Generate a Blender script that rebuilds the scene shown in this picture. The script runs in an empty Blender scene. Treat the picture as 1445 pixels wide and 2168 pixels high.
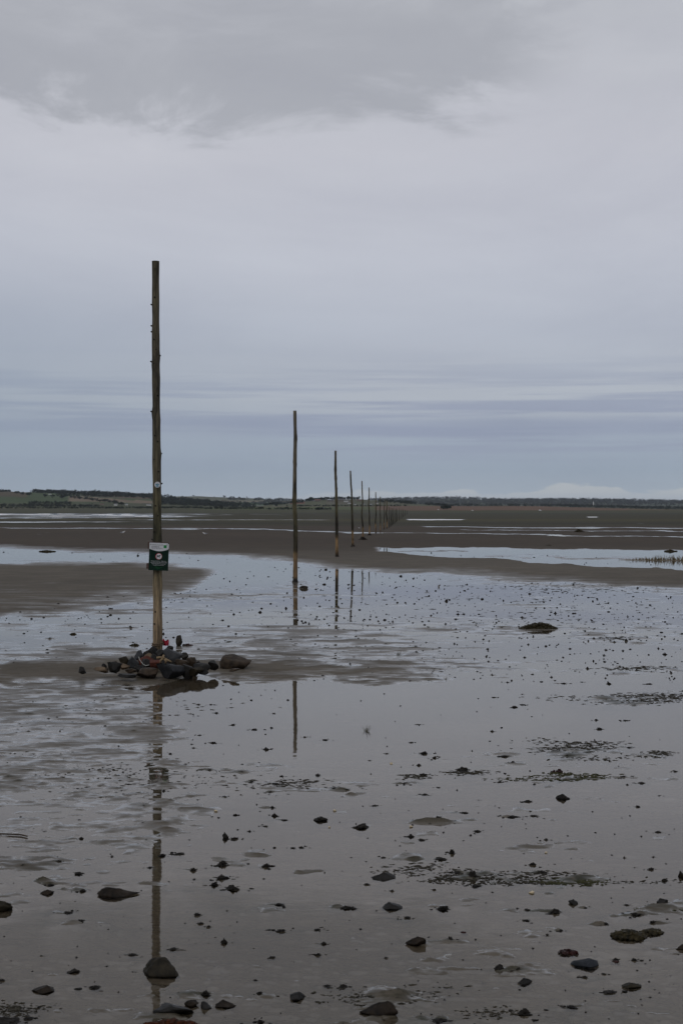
import bpy, bmesh, math, random
import numpy as np
from mathutils import Vector, Matrix, noise as mn

random.seed(7)
S = bpy.context.scene
COL = S.collection
F, CX, HY, CH = 3011.0, 722.5, 1083.0, 1.6      # focal length in photo pixels, image centre, horizon row, camera height


def dist(py): return CH * F / (py - HY)
def gp(px, py):                                  # ground point (z = 0) seen at a pixel
    d = dist(py)
    return (px - CX) / F * d, d
def ap(px, py, d):                               # point at distance d seen at a pixel
    return Vector(((px - CX) / F * d, d, CH - (py - HY) / F * d))
def lin(r, g, b):
    return tuple(((c / 255 + .055) / 1.055) ** 2.4 if c > 10 else c / 255 / 12.92 for c in (r, g, b)) + (1,)


# ------------------------------------------------------------------ materials
def mat(name):
    m = bpy.data.materials.new(name); m.use_nodes = True
    nt = m.node_tree
    for n in list(nt.nodes): nt.nodes.remove(n)
    out = nt.nodes.new('ShaderNodeOutputMaterial')
    return m, nt, out
def N(nt, typ, **kw):
    n = nt.nodes.new(typ)
    for k, v in kw.items():
        if k.startswith('_'): setattr(n, k[1:], v)
        else: n.inputs[k.replace('__', ' ')].default_value = v
    return n
def L(nt, a, b): nt.links.new(a, b)
def noise(nt, vec, scale, detail=4, rough=.55, dist_=0):
    n = N(nt, 'ShaderNodeTexNoise', Scale=scale, Detail=detail, Roughness=rough, Distortion=dist_)
    if vec: L(nt, vec, n.inputs['Vector'])
    return n.outputs['Fac']
def ramp(nt, fac, stops):
    r = nt.nodes.new('ShaderNodeValToRGB')
    el = r.color_ramp.elements
    while len(el) > 1: el.remove(el[-1])
    el[0].position = stops[0][0]; el[0].color = stops[0][1]
    for p, c in stops[1:]:
        e = el.new(p); e.color = c
    L(nt, fac, r.inputs['Fac'])
    return r.outputs['Color']
def mix(nt, fac, a, b, blend='MIX'):
    m = nt.nodes.new('ShaderNodeMix'); m.data_type = 'RGBA'; m.blend_type = blend
    for s, v in ((0, fac), (6, a), (7, b)):
        if isinstance(v, (int, float, tuple)): m.inputs[s].default_value = v
        else: L(nt, v, m.inputs[s])
    return m.outputs[2]
def math_(nt, op, a, b=None, c=None, clamp=False):
    m = nt.nodes.new('ShaderNodeMath'); m.operation = op; m.use_clamp = clamp
    for i, v in enumerate((a, b, c)):
        if v is None: continue
        if isinstance(v, (int, float)): m.inputs[i].default_value = v
        else: L(nt, v, m.inputs[i])
    return m.outputs[0]
def maprange(nt, v, a, b, c=0., d=1., smooth=True):
    m = nt.nodes.new('ShaderNodeMapRange'); m.clamp = True
    if smooth: m.interpolation_type = 'SMOOTHSTEP'
    L(nt, v, m.inputs[0])
    for i, x in enumerate((a, b, c, d)): m.inputs[i + 1].default_value = x
    return m.outputs[0]
def g3(v): return (v[0], v[1], v[2], 1)

def simple(name, c1, c2, scale=20, rough=.6, bump=.3, bscale=None, stretch=None, spec=.5, rand=0):
    m, nt, out = mat(name)
    tc = N(nt, 'ShaderNodeTexCoord')
    v = tc.outputs['Object']
    if stretch:
        mp = N(nt, 'ShaderNodeMapping'); mp.inputs['Scale'].default_value = stretch; L(nt, v, mp.inputs['Vector']); v = mp.outputs[0]
    n = noise(nt, v, scale, 5, .6)
    col = ramp(nt, n, [(.32, g3(c1)), (.68, g3(c2))])
    if rand:
        oi = N(nt, 'ShaderNodeObjectInfo')
        hs = N(nt, 'ShaderNodeHueSaturation'); L(nt, col, hs.inputs['Color'])
        L(nt, maprange(nt, oi.outputs['Random'], 0, 1, 1 - rand, 1 + rand, False), hs.inputs['Value']); col = hs.outputs[0]
    p = N(nt, 'ShaderNodeBsdfPrincipled', Roughness=rough)
    p.inputs['Specular IOR Level'].default_value = spec
    L(nt, col, p.inputs['Base Color'])
    if bump:
        b = N(nt, 'ShaderNodeBump', Strength=bump, Distance=.01)
        L(nt, noise(nt, v, bscale or scale * 2.5, 6, .65), b.inputs['Height']); L(nt, b.outputs[0], p.inputs['Normal'])
    L(nt, p.outputs[0], out.inputs[0])
    return m

M = {}
M['dark'] = simple('rock_dark', (.006, .0055, .005), (.022, .020, .018), 14, .5, .5, rand=.2, spec=.18)
M['slate'] = simple('rock_slate', (.015, .016, .0175), (.044, .045, .048), 12, .55, .5, rand=.15, spec=.18)
M['brown'] = simple('rock_brown', (.013, .009, .006), (.062, .043, .028), 16, .6, .5, rand=.2, spec=.18)
M['tan'] = simple('rock_tan', (.08, .055, .035), (.18, .13, .085), 12, .6, .5, rand=.15, spec=.18)
M['olive'] = simple('rock_olive', (.007, .006, .004), (.032, .025, .015), 12, .65, .5, rand=.2, spec=.18)
M['redrock'] = simple('rock_red', (.04, .014, .010), (.13, .04, .027), 10, .6, .5, spec=.18)
M['mud'] = simple('wet_mud', (.006, .005, .004), (.022, .018, .014), 60, .55, .5, rand=.35, spec=.18)
M['weed'] = simple('dark_weed', (.008, .007, .004), (.05, .038, .014), 60, .5, .6, spec=.18)
M['wrack'] = simple('rusty_wrack', (.006, .004, .002), (.075, .020, .006), 75, .6, .3, spec=.08)
M['wrack_red'] = simple('red_wrack', (.008, .004, .003), (.045, .012, .009), 30, .4, .3, spec=.18)
M['algae'] = simple('dark_algae', (.018, .016, .010), (.062, .054, .038), 30, .6, 0, spec=.2)
M['algae_green'] = simple('green_algae', (.018, .020, .006), (.065, .062, .018), 30, .6, 0, spec=.2)
M['blade'] = simple('salt_grass_blade', (.03, .028, .012), (.11, .10, .05), 30, .6, 0)
M['reed'] = simple('brown_reed', (.06, .045, .022), (.20, .15, .08), 5, .6, 0)
M['shell'] = simple('shell', (.38, .28, .15), (.66, .55, .36), 80, .4, .2)
M['red'] = simple('red_cloth', (.30, .012, .03), (.50, .03, .06), 40, .7, .3)
M['rope'] = simple('old_rope', (.06, .04, .025), (.18, .12, .07), 150, .8, .5)
M['twine'] = simple('pale_twine', (.35, .35, .33), (.55, .55, .5), 150, .8, .2)
M['antler'] = simple('bleached_wood', (.16, .11, .06), (.34, .24, .13), 40, .7, .3)
M['white'] = simple('white_paint', (.6, .6, .6), (.78, .78, .77), 5, .5, 0)
M['greywing'] = simple('grey_feather', (.22, .23, .25), (.33, .34, .36), 20, .6, 0)
M['yellow'] = simple('yellow_beak', (.5, .3, .05), (.6, .35, .05), 20, .5, 0)
M['batten'] = simple('batten_wood', (.045, .026, .02), (.12, .07, .055), 30, .7, .4, stretch=(1, 8, 8))
M['sgreen'] = simple('sign_green', (.002, .016, .009), (.004, .022, .013), 6, .35, 0, spec=.15)
M['swhite'] = simple('sign_white', (.60, .61, .63), (.66, .67, .69), 6, .35, 0, spec=.15)
M['slogo'] = simple('logo_green', (.02, .20, .05), (.03, .25, .07), 6, .35, 0, spec=.15)
M['sred'] = simple('sign_red', (.45, .03, .05), (.5, .04, .06), 6, .35, 0, spec=.15)
M['sblack'] = simple('sign_black', (.006, .006, .006), (.012, .012, .012), 6, .35, 0, spec=.15)
M['sblue'] = simple('sign_blue', (.05, .22, .32), (.08, .28, .38), 6, .35, 0)
M['steel'] = simple('screw_steel', (.05, .05, .05), (.1, .1, .1), 6, .4, 0)
M['crown'] = simple('tree_leaves', (.006, .011, .006), (.022, .032, .015), .35, .8, 0, spec=.1)
M['bark'] = simple('bark', (.03, .025, .02), (.07, .06, .05), 3, .9, 0)
M['roof'] = simple('slate_roof', (.09, .09, .10), (.15, .15, .16), 2, .7, 0)
M['redroof'] = simple('tile_roof', (.13, .05, .035), (.2, .08, .05), 2, .7, 0)
M['render'] = simple('rendered_wall', (.55, .55, .53), (.7, .7, .68), 1, .7, 0)
M['stone'] = simple('stone_wall', (.10, .085, .07), (.22, .19, .16), 1, .8, 0)
M['glass'] = simple('window_glass', (.02, .025, .03), (.04, .045, .05), 1, .1, 0)
M['tyre'] = simple('tyre', (.01, .01, .01), (.02, .02, .02), 5, .7, 0)


def pole_mat():
    m, nt, out = mat('weathered_pole')
    tc = N(nt, 'ShaderNodeTexCoord'); v = tc.outputs['Object']
    sep = N(nt, 'ShaderNodeSeparateXYZ'); L(nt, v, sep.inputs[0])
    oi = N(nt, 'ShaderNodeObjectInfo')
    off = math_(nt, 'MULTIPLY', oi.outputs['Random'], 40)
    cmb = N(nt, 'ShaderNodeCombineXYZ')
    L(nt, math_(nt, 'MULTIPLY', sep.outputs[0], 22), cmb.inputs[0]); L(nt, math_(nt, 'MULTIPLY', sep.outputs[1], 22), cmb.inputs[1])
    L(nt, math_(nt, 'MULTIPLY_ADD', sep.outputs[2], 1.6, off), cmb.inputs[2])
    gr = noise(nt, cmb.outputs[0], 2.2, 6, .7)
    cm2 = N(nt, 'ShaderNodeCombineXYZ')
    for i in range(2): L(nt, math_(nt, 'MULTIPLY', sep.outputs[i], 5), cm2.inputs[i])
    L(nt, math_(nt, 'MULTIPLY_ADD', sep.outputs[2], 1.5, off), cm2.inputs[2])
    pat = noise(nt, cm2.outputs[0], 1.6, 5, .65)
    at = N(nt, 'ShaderNodeAttribute', _attribute_name='tone')
    base = at.outputs['Color']
    streak = ramp(nt, gr, [(.36, (.30, .30, .30, 1)), (.5, (.8, .8, .8, 1)), (.68, (1.45, 1.4, 1.3, 1))])
    c = mix(nt, 1., base, streak, 'MULTIPLY')
    blot = ramp(nt, pat, [(.38, (.35, .36, .33, 1)), (.52, (1, 1, 1, 1)), (.72, (1.3, 1.32, 1.2, 1))])
    c = mix(nt, .9, c, blot, 'MULTIPLY'); c = mix(nt, 1., c, (1.5, 1.42, 1.3, 1), 'MULTIPLY')
    p = N(nt, 'ShaderNodeBsdfPrincipled', Roughness=.75); p.inputs['Specular IOR Level'].default_value = .3
    L(nt, c, p.inputs['Base Color'])
    b = N(nt, 'ShaderNodeBump', Strength=.9, Distance=.008); L(nt, gr, b.inputs['Height']); L(nt, b.outputs[0], p.inputs['Normal'])
    L(nt, p.outputs[0], out.inputs[0])
    return m
M['pole'] = pole_mat()


def sand_mat():
    m, nt, out = mat('wet_sand')
    geo = N(nt, 'ShaderNodeNewGeometry'); pos = geo.outputs['Position']
    sep = N(nt, 'ShaderNodeSeparateXYZ'); L(nt, pos, sep.inputs[0])
    z = sep.outputs[2]
    at = N(nt, 'ShaderNodeAttribute', _attribute_name='weed'); weed = at.outputs['Fac']
    ft = N(nt, 'ShaderNodeAttribute', _attribute_name='far'); far = ft.outputs['Color']
    n1 = noise(nt, pos, 1.1, 6, .6); n2 = noise(nt, pos, 16, 5, .7); n3 = noise(nt, pos, .07, 4, .6); n4 = noise(nt, pos, 70, 3, .6)
    c = ramp(nt, n1, [(.3, (.098, .084, .064, 1)), (.7, (.152, .131, .104, 1))])
    c = mix(nt, .5, c, ramp(nt, n2, [(.3, (.6, .58, .55, 1)), (.7, (1.3, 1.28, 1.25, 1))]), 'MULTIPLY')
    c = mix(nt, .55, c, ramp(nt, n3, [(.3, (.72, .70, .66, 1)), (.7, (1.2, 1.18, 1.15, 1))]), 'MULTIPLY')
    grit = maprange(nt, math_(nt, 'ADD', math_(nt, 'MULTIPLY', n4, .5), math_(nt, 'MULTIPLY', noise(nt, pos, 24, 5, .8), .5)), .575, .63); c = mix(nt, math_(nt, 'MULTIPLY', grit, .7), c, (.02, .017, .014, 1))
    c = mix(nt, 1., c, far, 'MULTIPLY')
    wn = noise(nt, pos, 9, 6, .75)
    wf = math_(nt, 'MULTIPLY', weed, maprange(nt, wn, .38, .56), clamp=True)
    c = mix(nt, wf, c, (.022, .024, .012, 1))
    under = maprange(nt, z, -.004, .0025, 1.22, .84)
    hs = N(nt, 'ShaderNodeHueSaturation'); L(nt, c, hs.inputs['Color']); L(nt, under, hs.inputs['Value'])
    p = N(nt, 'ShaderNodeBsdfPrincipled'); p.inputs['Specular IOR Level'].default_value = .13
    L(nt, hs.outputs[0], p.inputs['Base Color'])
    mp = N(nt, 'ShaderNodeMapping'); mp.inputs['Scale'].default_value = (.8, 1.15, 1); L(nt, pos, mp.inputs['Vector'])
    film = maprange(nt, math_(nt, 'ADD', noise(nt, mp.outputs[0], 3.1, 9, .72), math_(nt, 'MULTIPLY', z, -22)), .40, .50)
    ro = mix(nt, film, (.78, .78, .78, 1), (.24, .20, .20, 1)); L(nt, ro, p.inputs['Roughness'])
    b = N(nt, 'ShaderNodeBump', Distance=.004); L(nt, math_(nt, 'MULTIPLY_ADD', film, -.38, .55), b.inputs['Strength'])
    hh = math_(nt, 'ADD', math_(nt, 'MULTIPLY', noise(nt, pos, 22, 6, .7), 1.2), math_(nt, 'MULTIPLY', n4, .35))
    L(nt, hh, b.inputs['Height']); L(nt, b.outputs[0], p.inputs['Normal'])
    # film of standing water on sand that is barely proud of the puddles
    mq = N(nt, 'ShaderNodeMapping'); mq.inputs['Scale'].default_value = (.55, 1.3, 1); L(nt, pos, mq.inputs['Vector'])
    fz = math_(nt, 'ADD', z, math_(nt, 'MULTIPLY', math_(nt, 'SUBTRACT', noise(nt, mq.outputs[0], 7, 8, .72), .5), .016))
    fz = math_(nt, 'ADD', fz, math_(nt, 'MULTIPLY', math_(nt, 'SUBTRACT', noise(nt, mq.outputs[0], .8, 3, .6), .5), .008))
    cw = maprange(nt, fz, .0125, .0004)
    L(nt, math_(nt, 'MULTIPLY', cw, .72), p.inputs['Coat Weight']); p.inputs['Coat IOR'].default_value = 1.33; L(nt, maprange(nt, z, .0005, .0045, .09, .30), p.inputs['Coat Roughness'])
    L(nt, p.outputs[0], out.inputs[0])
    return m
M['sand'] = sand_mat()


def water_mat():
    m, nt, out = mat('still_water')
    geo = N(nt, 'ShaderNodeNewGeometry'); pos = geo.outputs['Position']
    b = N(nt, 'ShaderNodeBump', Strength=.10, Distance=.004)
    mp = N(nt, 'ShaderNodeMapping'); mp.inputs['Scale'].default_value = (1, 1.6, 1); L(nt, pos, mp.inputs['Vector'])
    L(nt, noise(nt, mp.outputs[0], 5, 3, .5), b.inputs['Height'])
    fr = N(nt, 'ShaderNodeFresnel', IOR=1.33); L(nt, b.outputs[0], fr.inputs['Normal'])
    ln_ = N(nt, 'ShaderNodeVectorMath', _operation='LENGTH'); L(nt, pos, ln_.inputs[0])
    rgh = maprange(nt, ln_.outputs['Value'], 25, 420, .02, .32)
    gl = N(nt, 'ShaderNodeBsdfGlossy'); L(nt, rgh, gl.inputs['Roughness']); gl.inputs['Color'].default_value = (1., .975, .94, 1); L(nt, b.outputs[0], gl.inputs['Normal'])
    tr = N(nt, 'ShaderNodeBsdfTransparent'); tr.inputs['Color'].default_value = (.95, .93, .90, 1)
    mx = N(nt, 'ShaderNodeMixShader'); L(nt, fr.outputs[0], mx.inputs[0]); L(nt, tr.outputs[0], mx.inputs[1]); L(nt, gl.outputs[0], mx.inputs[2])
    L(nt, mx.outputs[0], out.inputs[0])
    return m
M['water'] = water_mat()


def field_mat():
    m, nt, out = mat('farmland')
    at = N(nt, 'ShaderNodeAttribute', _attribute_name='field')
    geo = N(nt, 'ShaderNodeNewGeometry')
    c = mix(nt, .6, mix(nt, 1., at.outputs['Color'], (1.3, 1.3, 1.25, 1), 'MULTIPLY'), ramp(nt, noise(nt, geo.outputs['Position'], .02, 6, .7), [(.3, (.6, .6, .6, 1)), (.7, (1.35, 1.35, 1.35, 1))]), 'MULTIPLY')
    p = N(nt, 'ShaderNodeBsdfPrincipled', Roughness=.9); p.inputs['Specular IOR Level'].default_value = .1
    L(nt, c, p.inputs['Base Color']); L(nt, p.outputs[0], out.inputs[0])
    return m
M['field'] = field_mat()


# ------------------------------------------------------------------ object helpers
def tag(o, label=None, cat=None, group=None, kind=None):
    if label: o['label'] = label
    if cat: o['category'] = cat
    if group: o['group'] = group
    if kind: o['kind'] = kind
    return o
def link(name, me, m=None, parent=None, loc=None, smooth=True):
    if m: me.materials.append(m)
    if smooth: me.polygons.foreach_set('use_smooth', [True] * len(me.polygons))
    o = bpy.data.objects.new(name, me); COL.objects.link(o)
    if parent: o.parent = parent
    if loc is not None: o.location = loc
    return o
def frombm(name, bm, m=None, parent=None, loc=None, smooth=True):
    me = bpy.data.meshes.new(name); bm.to_mesh(me); bm.free()
    return link(name, me, m, parent, loc, smooth)
def fromarr(name, v, f, m=None, parent=None, loc=None, smooth=True):
    me = bpy.data.meshes.new(name); me.from_pydata([tuple(p) for p in v], [], [tuple(q) for q in f]); me.update()
    return link(name, me, m, parent, loc, smooth)
def empty(name, loc, rz=0):
    o = bpy.data.objects.new(name, None); COL.objects.link(o); o.location = loc; o.rotation_euler.z = rz; o.empty_display_size = .05
    return o

def ico(sub):
    bm = bmesh.new(); bmesh.ops.create_icosphere(bm, subdivisions=sub, radius=1)
    v = np.array([p.co[:] for p in bm.verts]); f = [tuple(x.index for x in q.verts) for q in bm.faces]; bm.free()
    return v, f
ICO = {s: ico(s) for s in (1, 2, 3, 4)}

def rock_arr(w, d, h, seed, cuts=9, sub=4, rough=.05, taper=0.):
    rnd = random.Random(seed)
    v = ICO[sub][0].copy()
    for k in range(cuts):
        n = np.array([rnd.gauss(0, 1), rnd.gauss(0, 1), rnd.gauss(0, .8)]); n /= np.linalg.norm(n)
        t = rnd.uniform(.36, .74)
        dd = v @ n - t
        v -= np.maximum(dd, 0)[:, None] * n[None, :] * .93
    o = Vector((seed * 1.7, seed * .3, 0))
    dz = np.array([mn.fractal(Vector(p) * 2.2 + o, 1.0, 2.0, 5) for p in v])
    v *= (1 + rough * dz)[:, None]
    lo, hi = v.min(0), v.max(0)
    v = (v - (lo + hi) / 2) / (hi - lo)
    if taper:
        k = 1 + taper * .25 - taper * np.clip(v[:, 2] + .1, 0, 1) * 1.5
        v[:, 0] = v[:, 0] * k + taper * .18 * np.clip(v[:, 2], 0, 1) * (1 if seed % 2 else -1); v[:, 1] *= k
    fine_ = np.array([mn.fractal(Vector(p) * 9 + o, 1.0, 2.0, 4) for p in v]); v *= (1 + .035 * fine_)[:, None]
    v[:, 0] *= w; v[:, 1] *= d; v[:, 2] = (v[:, 2]) * h
    return v, ICO[sub][1]
def rock(name, px, py, w, h, m, seed, label=None, cat=None, group=None, d=None, z0=None, depth=.8, sink=.25, rz=0., cuts=15, rough=.08, taper=0.):
    """stone whose centre column stands at (px, py=ground contact row); w, h in photo pixels (h = visible height)"""
    r = d or dist(py)
    s = r / F
    W, H = w * s, h * s
    Ht = H * (1 + sink)
    v, f = rock_arr(W, W * depth, Ht, seed, cuts, rough=rough, taper=taper)
    x = (px - CX) * s
    zb = (CH - (py - HY) * s) if z0 is None else z0
    o = fromarr(name, v, f, M[m], loc=(x, r, zb + H - Ht / 2))
    o.rotation_euler.z = rz
    if label: tag(o, label, cat or 'rock', group)
    return o
def tube(bm, pts, rad, seg=6, cap=True):
    pts = [Vector(p) for p in pts]; rings = []
    rads = rad if isinstance(rad, (list, tuple)) else [rad] * len(pts)
    for i, p in enumerate(pts):
        t = (pts[min(i + 1, len(pts) - 1)] - pts[max(i - 1, 0)]).normalized()
        a = t.orthogonal().normalized(); b = t.cross(a)
        if i and (a.dot(pa) < .3):
            a = (pa - t * pa.dot(t)).normalized(); b = t.cross(a)
        pa = a
        rings.append([bm.verts.new(p + (a * math.cos(q * 2 * math.pi / seg) + b * math.sin(q * 2 * math.pi / seg)) * rads[i]) for q in range(seg)])
    for A, B in zip(rings, rings[1:]):
        for q in range(seg): bm.faces.new((A[q], A[(q + 1) % seg], B[(q + 1) % seg], B[q]))
    if cap: bm.faces.new(rings[0][::-1]); bm.faces.new(rings[-1])
def box(bm, x0, x1, y0, y1, z0, z1):
    v = [bm.verts.new((x, y, z)) for z in (z0, z1) for y in (y0, y1) for x in (x0, x1)]
    for q in ((0, 2, 3, 1), (4, 5, 7, 6), (0, 1, 5, 4), (2, 6, 7, 3), (0, 4, 6, 2), (1, 3, 7, 5)): bm.faces.new([v[i] for i in q])


# ------------------------------------------------------------------ numpy noise
def _hash(ix, iy, seed):
    h = (ix.astype(np.int64) * 374761393 + iy.astype(np.int64) * 668265263 + seed * 1442695041) & 0x7fffffff
    h = ((h ^ (h >> 13)) * 1274126177) & 0x7fffffff
    return ((h ^ (h >> 16)) & 0xffff) / 65535.0 * 2 - 1
def vnoise(x, y, seed):
    ix, iy = np.floor(x), np.floor(y); fx, fy = x - ix, y - iy
    fx = fx * fx * fx * (fx * (fx * 6 - 15) + 10); fy = fy * fy * fy * (fy * (fy * 6 - 15) + 10)
    a, b, c, d = _hash(ix, iy, seed), _hash(ix + 1, iy, seed), _hash(ix, iy + 1, seed), _hash(ix + 1, iy + 1, seed)
    return (a * (1 - fx) + b * fx) * (1 - fy) + (c * (1 - fx) + d * fx) * fy
def fbm(x, y, seed, octs, gain=.5, cell=None, size=1.):
    """cell = local mesh spacing: octaves finer than the mesh fade out"""
    t, a, f = 0., 1., 1.
    for o in range(octs):
        w = 1. if cell is None else np.clip(size / f / (cell * 2.) - .5, 0, 1)
        t = t + a * w * vnoise(x * f + o * 17.3, y * f - o * 9.1, seed + o)
        a *= gain; f *= 2.03
    return t
def ss(x): x = np.clip(x, 0, 1); return x * x * (3 - 2 * x)


# ------------------------------------------------------------------ lumps (photo px: x, y, w)
A1 = "139 146 16 524 137 12 207 163 14 121 218 14 446 195 10 572 201 12 540 257 12 571 220 10 840 104 24 893 104 14 916 140 22 839 152 8 1160 142 12 987 190 20 1078 210 24 1149 203 9 845 234 18 903 266 22 811 272 8 821 288 12 1011 276 6 1290 242 12 1376 254 22 1125 294 24 722 313 14 45 310 8 887 382 20 956 381 12 1021 392 22 1193 408 16 1345 404 18 1062 430 24 1168 440 30 508 425 18 521 390 8 503 404 12 424 379 14 40 414 26 82 430 22 330 459 14 134 384 8 500 459 14 522 482 8 950 495 20 1415 458 20 694 470 18 688 443 30 720 512 18 836 507 8 1145 474 14 610 533 16 1152 541 22 997 572 26 1163 575 28 1203 593 28 604 606 24 725 631 28 345 672 22 337 592 12 1056 641 16 1125 620 24 992 673 30 1275 710 24 1240 712 20 475 748 14 688 745 30 760 738 44 250 769 24 333 820 28 214 866 30 188 850 34 96 791 30 819 804 26 634 795 20 1128 790 40 940 782 50 912 868 24 941 838 44 975 875 20 620 678 10 190 641 12"
A2 = "645 74 18 764 105 24 731 115 24 762 60 8 320 188 18 637 218 16 1076 170 18 1200 172 22 1089 208 26 294 265 20 190 312 16 348 312 30 392 330 20 405 324 12 687 325 28 719 352 24 952 322 20 1215 286 26 118 341 12 325 362 22 510 381 60 345 403 30 273 438 34 668 433 26 410 456 18 1190 411 34 1208 444 14 1267 436 28 1410 388 20 20 466 24 34 486 34 352 485 26 140 532 24 789 515 36 578 508 8 1342 490 12 1252 537 18 519 562 34 721 580 44 812 576 32 410 598 60 572 641 34 546 658 10 292 663 30 338 678 26 864 677 20 1337 645 26 176 752 24 466 733 34 418 760 50 807 783 36 486 815 24 1310 803 20 1238 794 8 1195 753 12 1317 750 10 850 820 16 700 10 10 938 15 20 1131 17 18 1015 8 14 1300 17 24 1240 107 14"
A3 = "323 103 40 503 33 45 287 76 30 88 90 8 408 130 18 525 143 45 571 134 9 433 280 60 510 335 60 1366 104 45 1230 10 40 1415 60 60 1258 295 50 1277 350 40 1330 370 36 1107 512 60 265 554 22 681 620 14 905 560 12 840 548 50 603 757 80 248 886 24 1310 800 60 185 955 70 1425 470 50 12 712 50"
A4 = "36 130 70 335 228 60 757 250 80 890 100 35 1320 135 25 1380 255 75 345 397 70 575 388 45 615 478 40 583 550 40 290 565 55 427 592 10 1150 312 50 1285 434 12 183 710 16 208 793 45 635 745 40 742 752 60 830 818 12 1110 820 80 1360 965 90 215 975 60 680 983 15 1013 568 25 1052 142 25 1420 455 60"
A5 = "25 25 55 120 50 90 140 108 60 550 20 50 1240 5 30 1330 75 50 462 260 45 636 275 80 455 326 45 1145 290 70 1255 340 35 958 348 40 672 390 35 1088 228 30 830 245 25 138 446 14 20 452 35 405 640 60 945 665 30 825 685 35 985 780 80 740 872 60 440 912 90 1018 578 45 1135 577 45 1230 710 14 1266 763 14 1238 810 14 828 833 10 590 418 20"
LUMPS = []
for s, ox, oy, k in ((A1, 0, 1440, 2.), (A2, 723, 1440, 2.), (A3, 0, 1840, 3.01), (A4, 480, 1840, 3.01), (A5, 960, 1840, 2.98)):
    a = [float(q) for q in s.split()]
    for i in range(0, len(a), 3): LUMPS.append((ox + a[i] / k, oy + a[i + 1] / k, a[i + 2] / k))
rl = random.Random(11)
MID = []                                       # smaller dots further out, scattered where the photo has them
tries = 0
while len(MID) < 1300 and tries < 30000:
    tries += 1
    x, y = rl.uniform(-120, 1565), 1160 + 285 * rl.random() ** 1.0
    left_pool = 1160 + .035 * max(x, 0)
    main_top = np.interp(x, [0, 480, 620, 720, 1000, 1445], [1300, 1200, 1190, 1202, 1224, 1240])
    p = 0
    if y > main_top + 3: p = .95 if x > 600 else .5
    if y > 1330: p *= .55
    if x < 500 and 1168 < y < 1192: p = .30
    if x > 900 and np.interp(x, [900, 1445], [1170, 1180]) < y < np.interp(x, [900, 1445], [1180, 1210]): p = .35
    if 160 < x < 560 and y > 1380: p = 0
    if x < 160 and y > 1420: p *= .6
    if rl.random() < p:
        w = (2.0 + 3.2 * rl.random() ** 1.8) * (.72 + (y - 1160) / 480)
        if rl.random() < .07: w *= 1.7
        MID.append((x, y, w))
for i in range(420):                            # fine specks between the near lumps
    x, y = rl.uniform(-150, 1600), rl.uniform(1450, 2200)
    MID.append((x, y, rl.uniform(2.2, 5)))
for i in range(60):
    x = rl.choice([rl.uniform(-400, -10), rl.uniform(1455, 1850)]); y = rl.uniform(1460, 2150)
    MID.append((x, y, rl.uniform(10, 24)))

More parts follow.
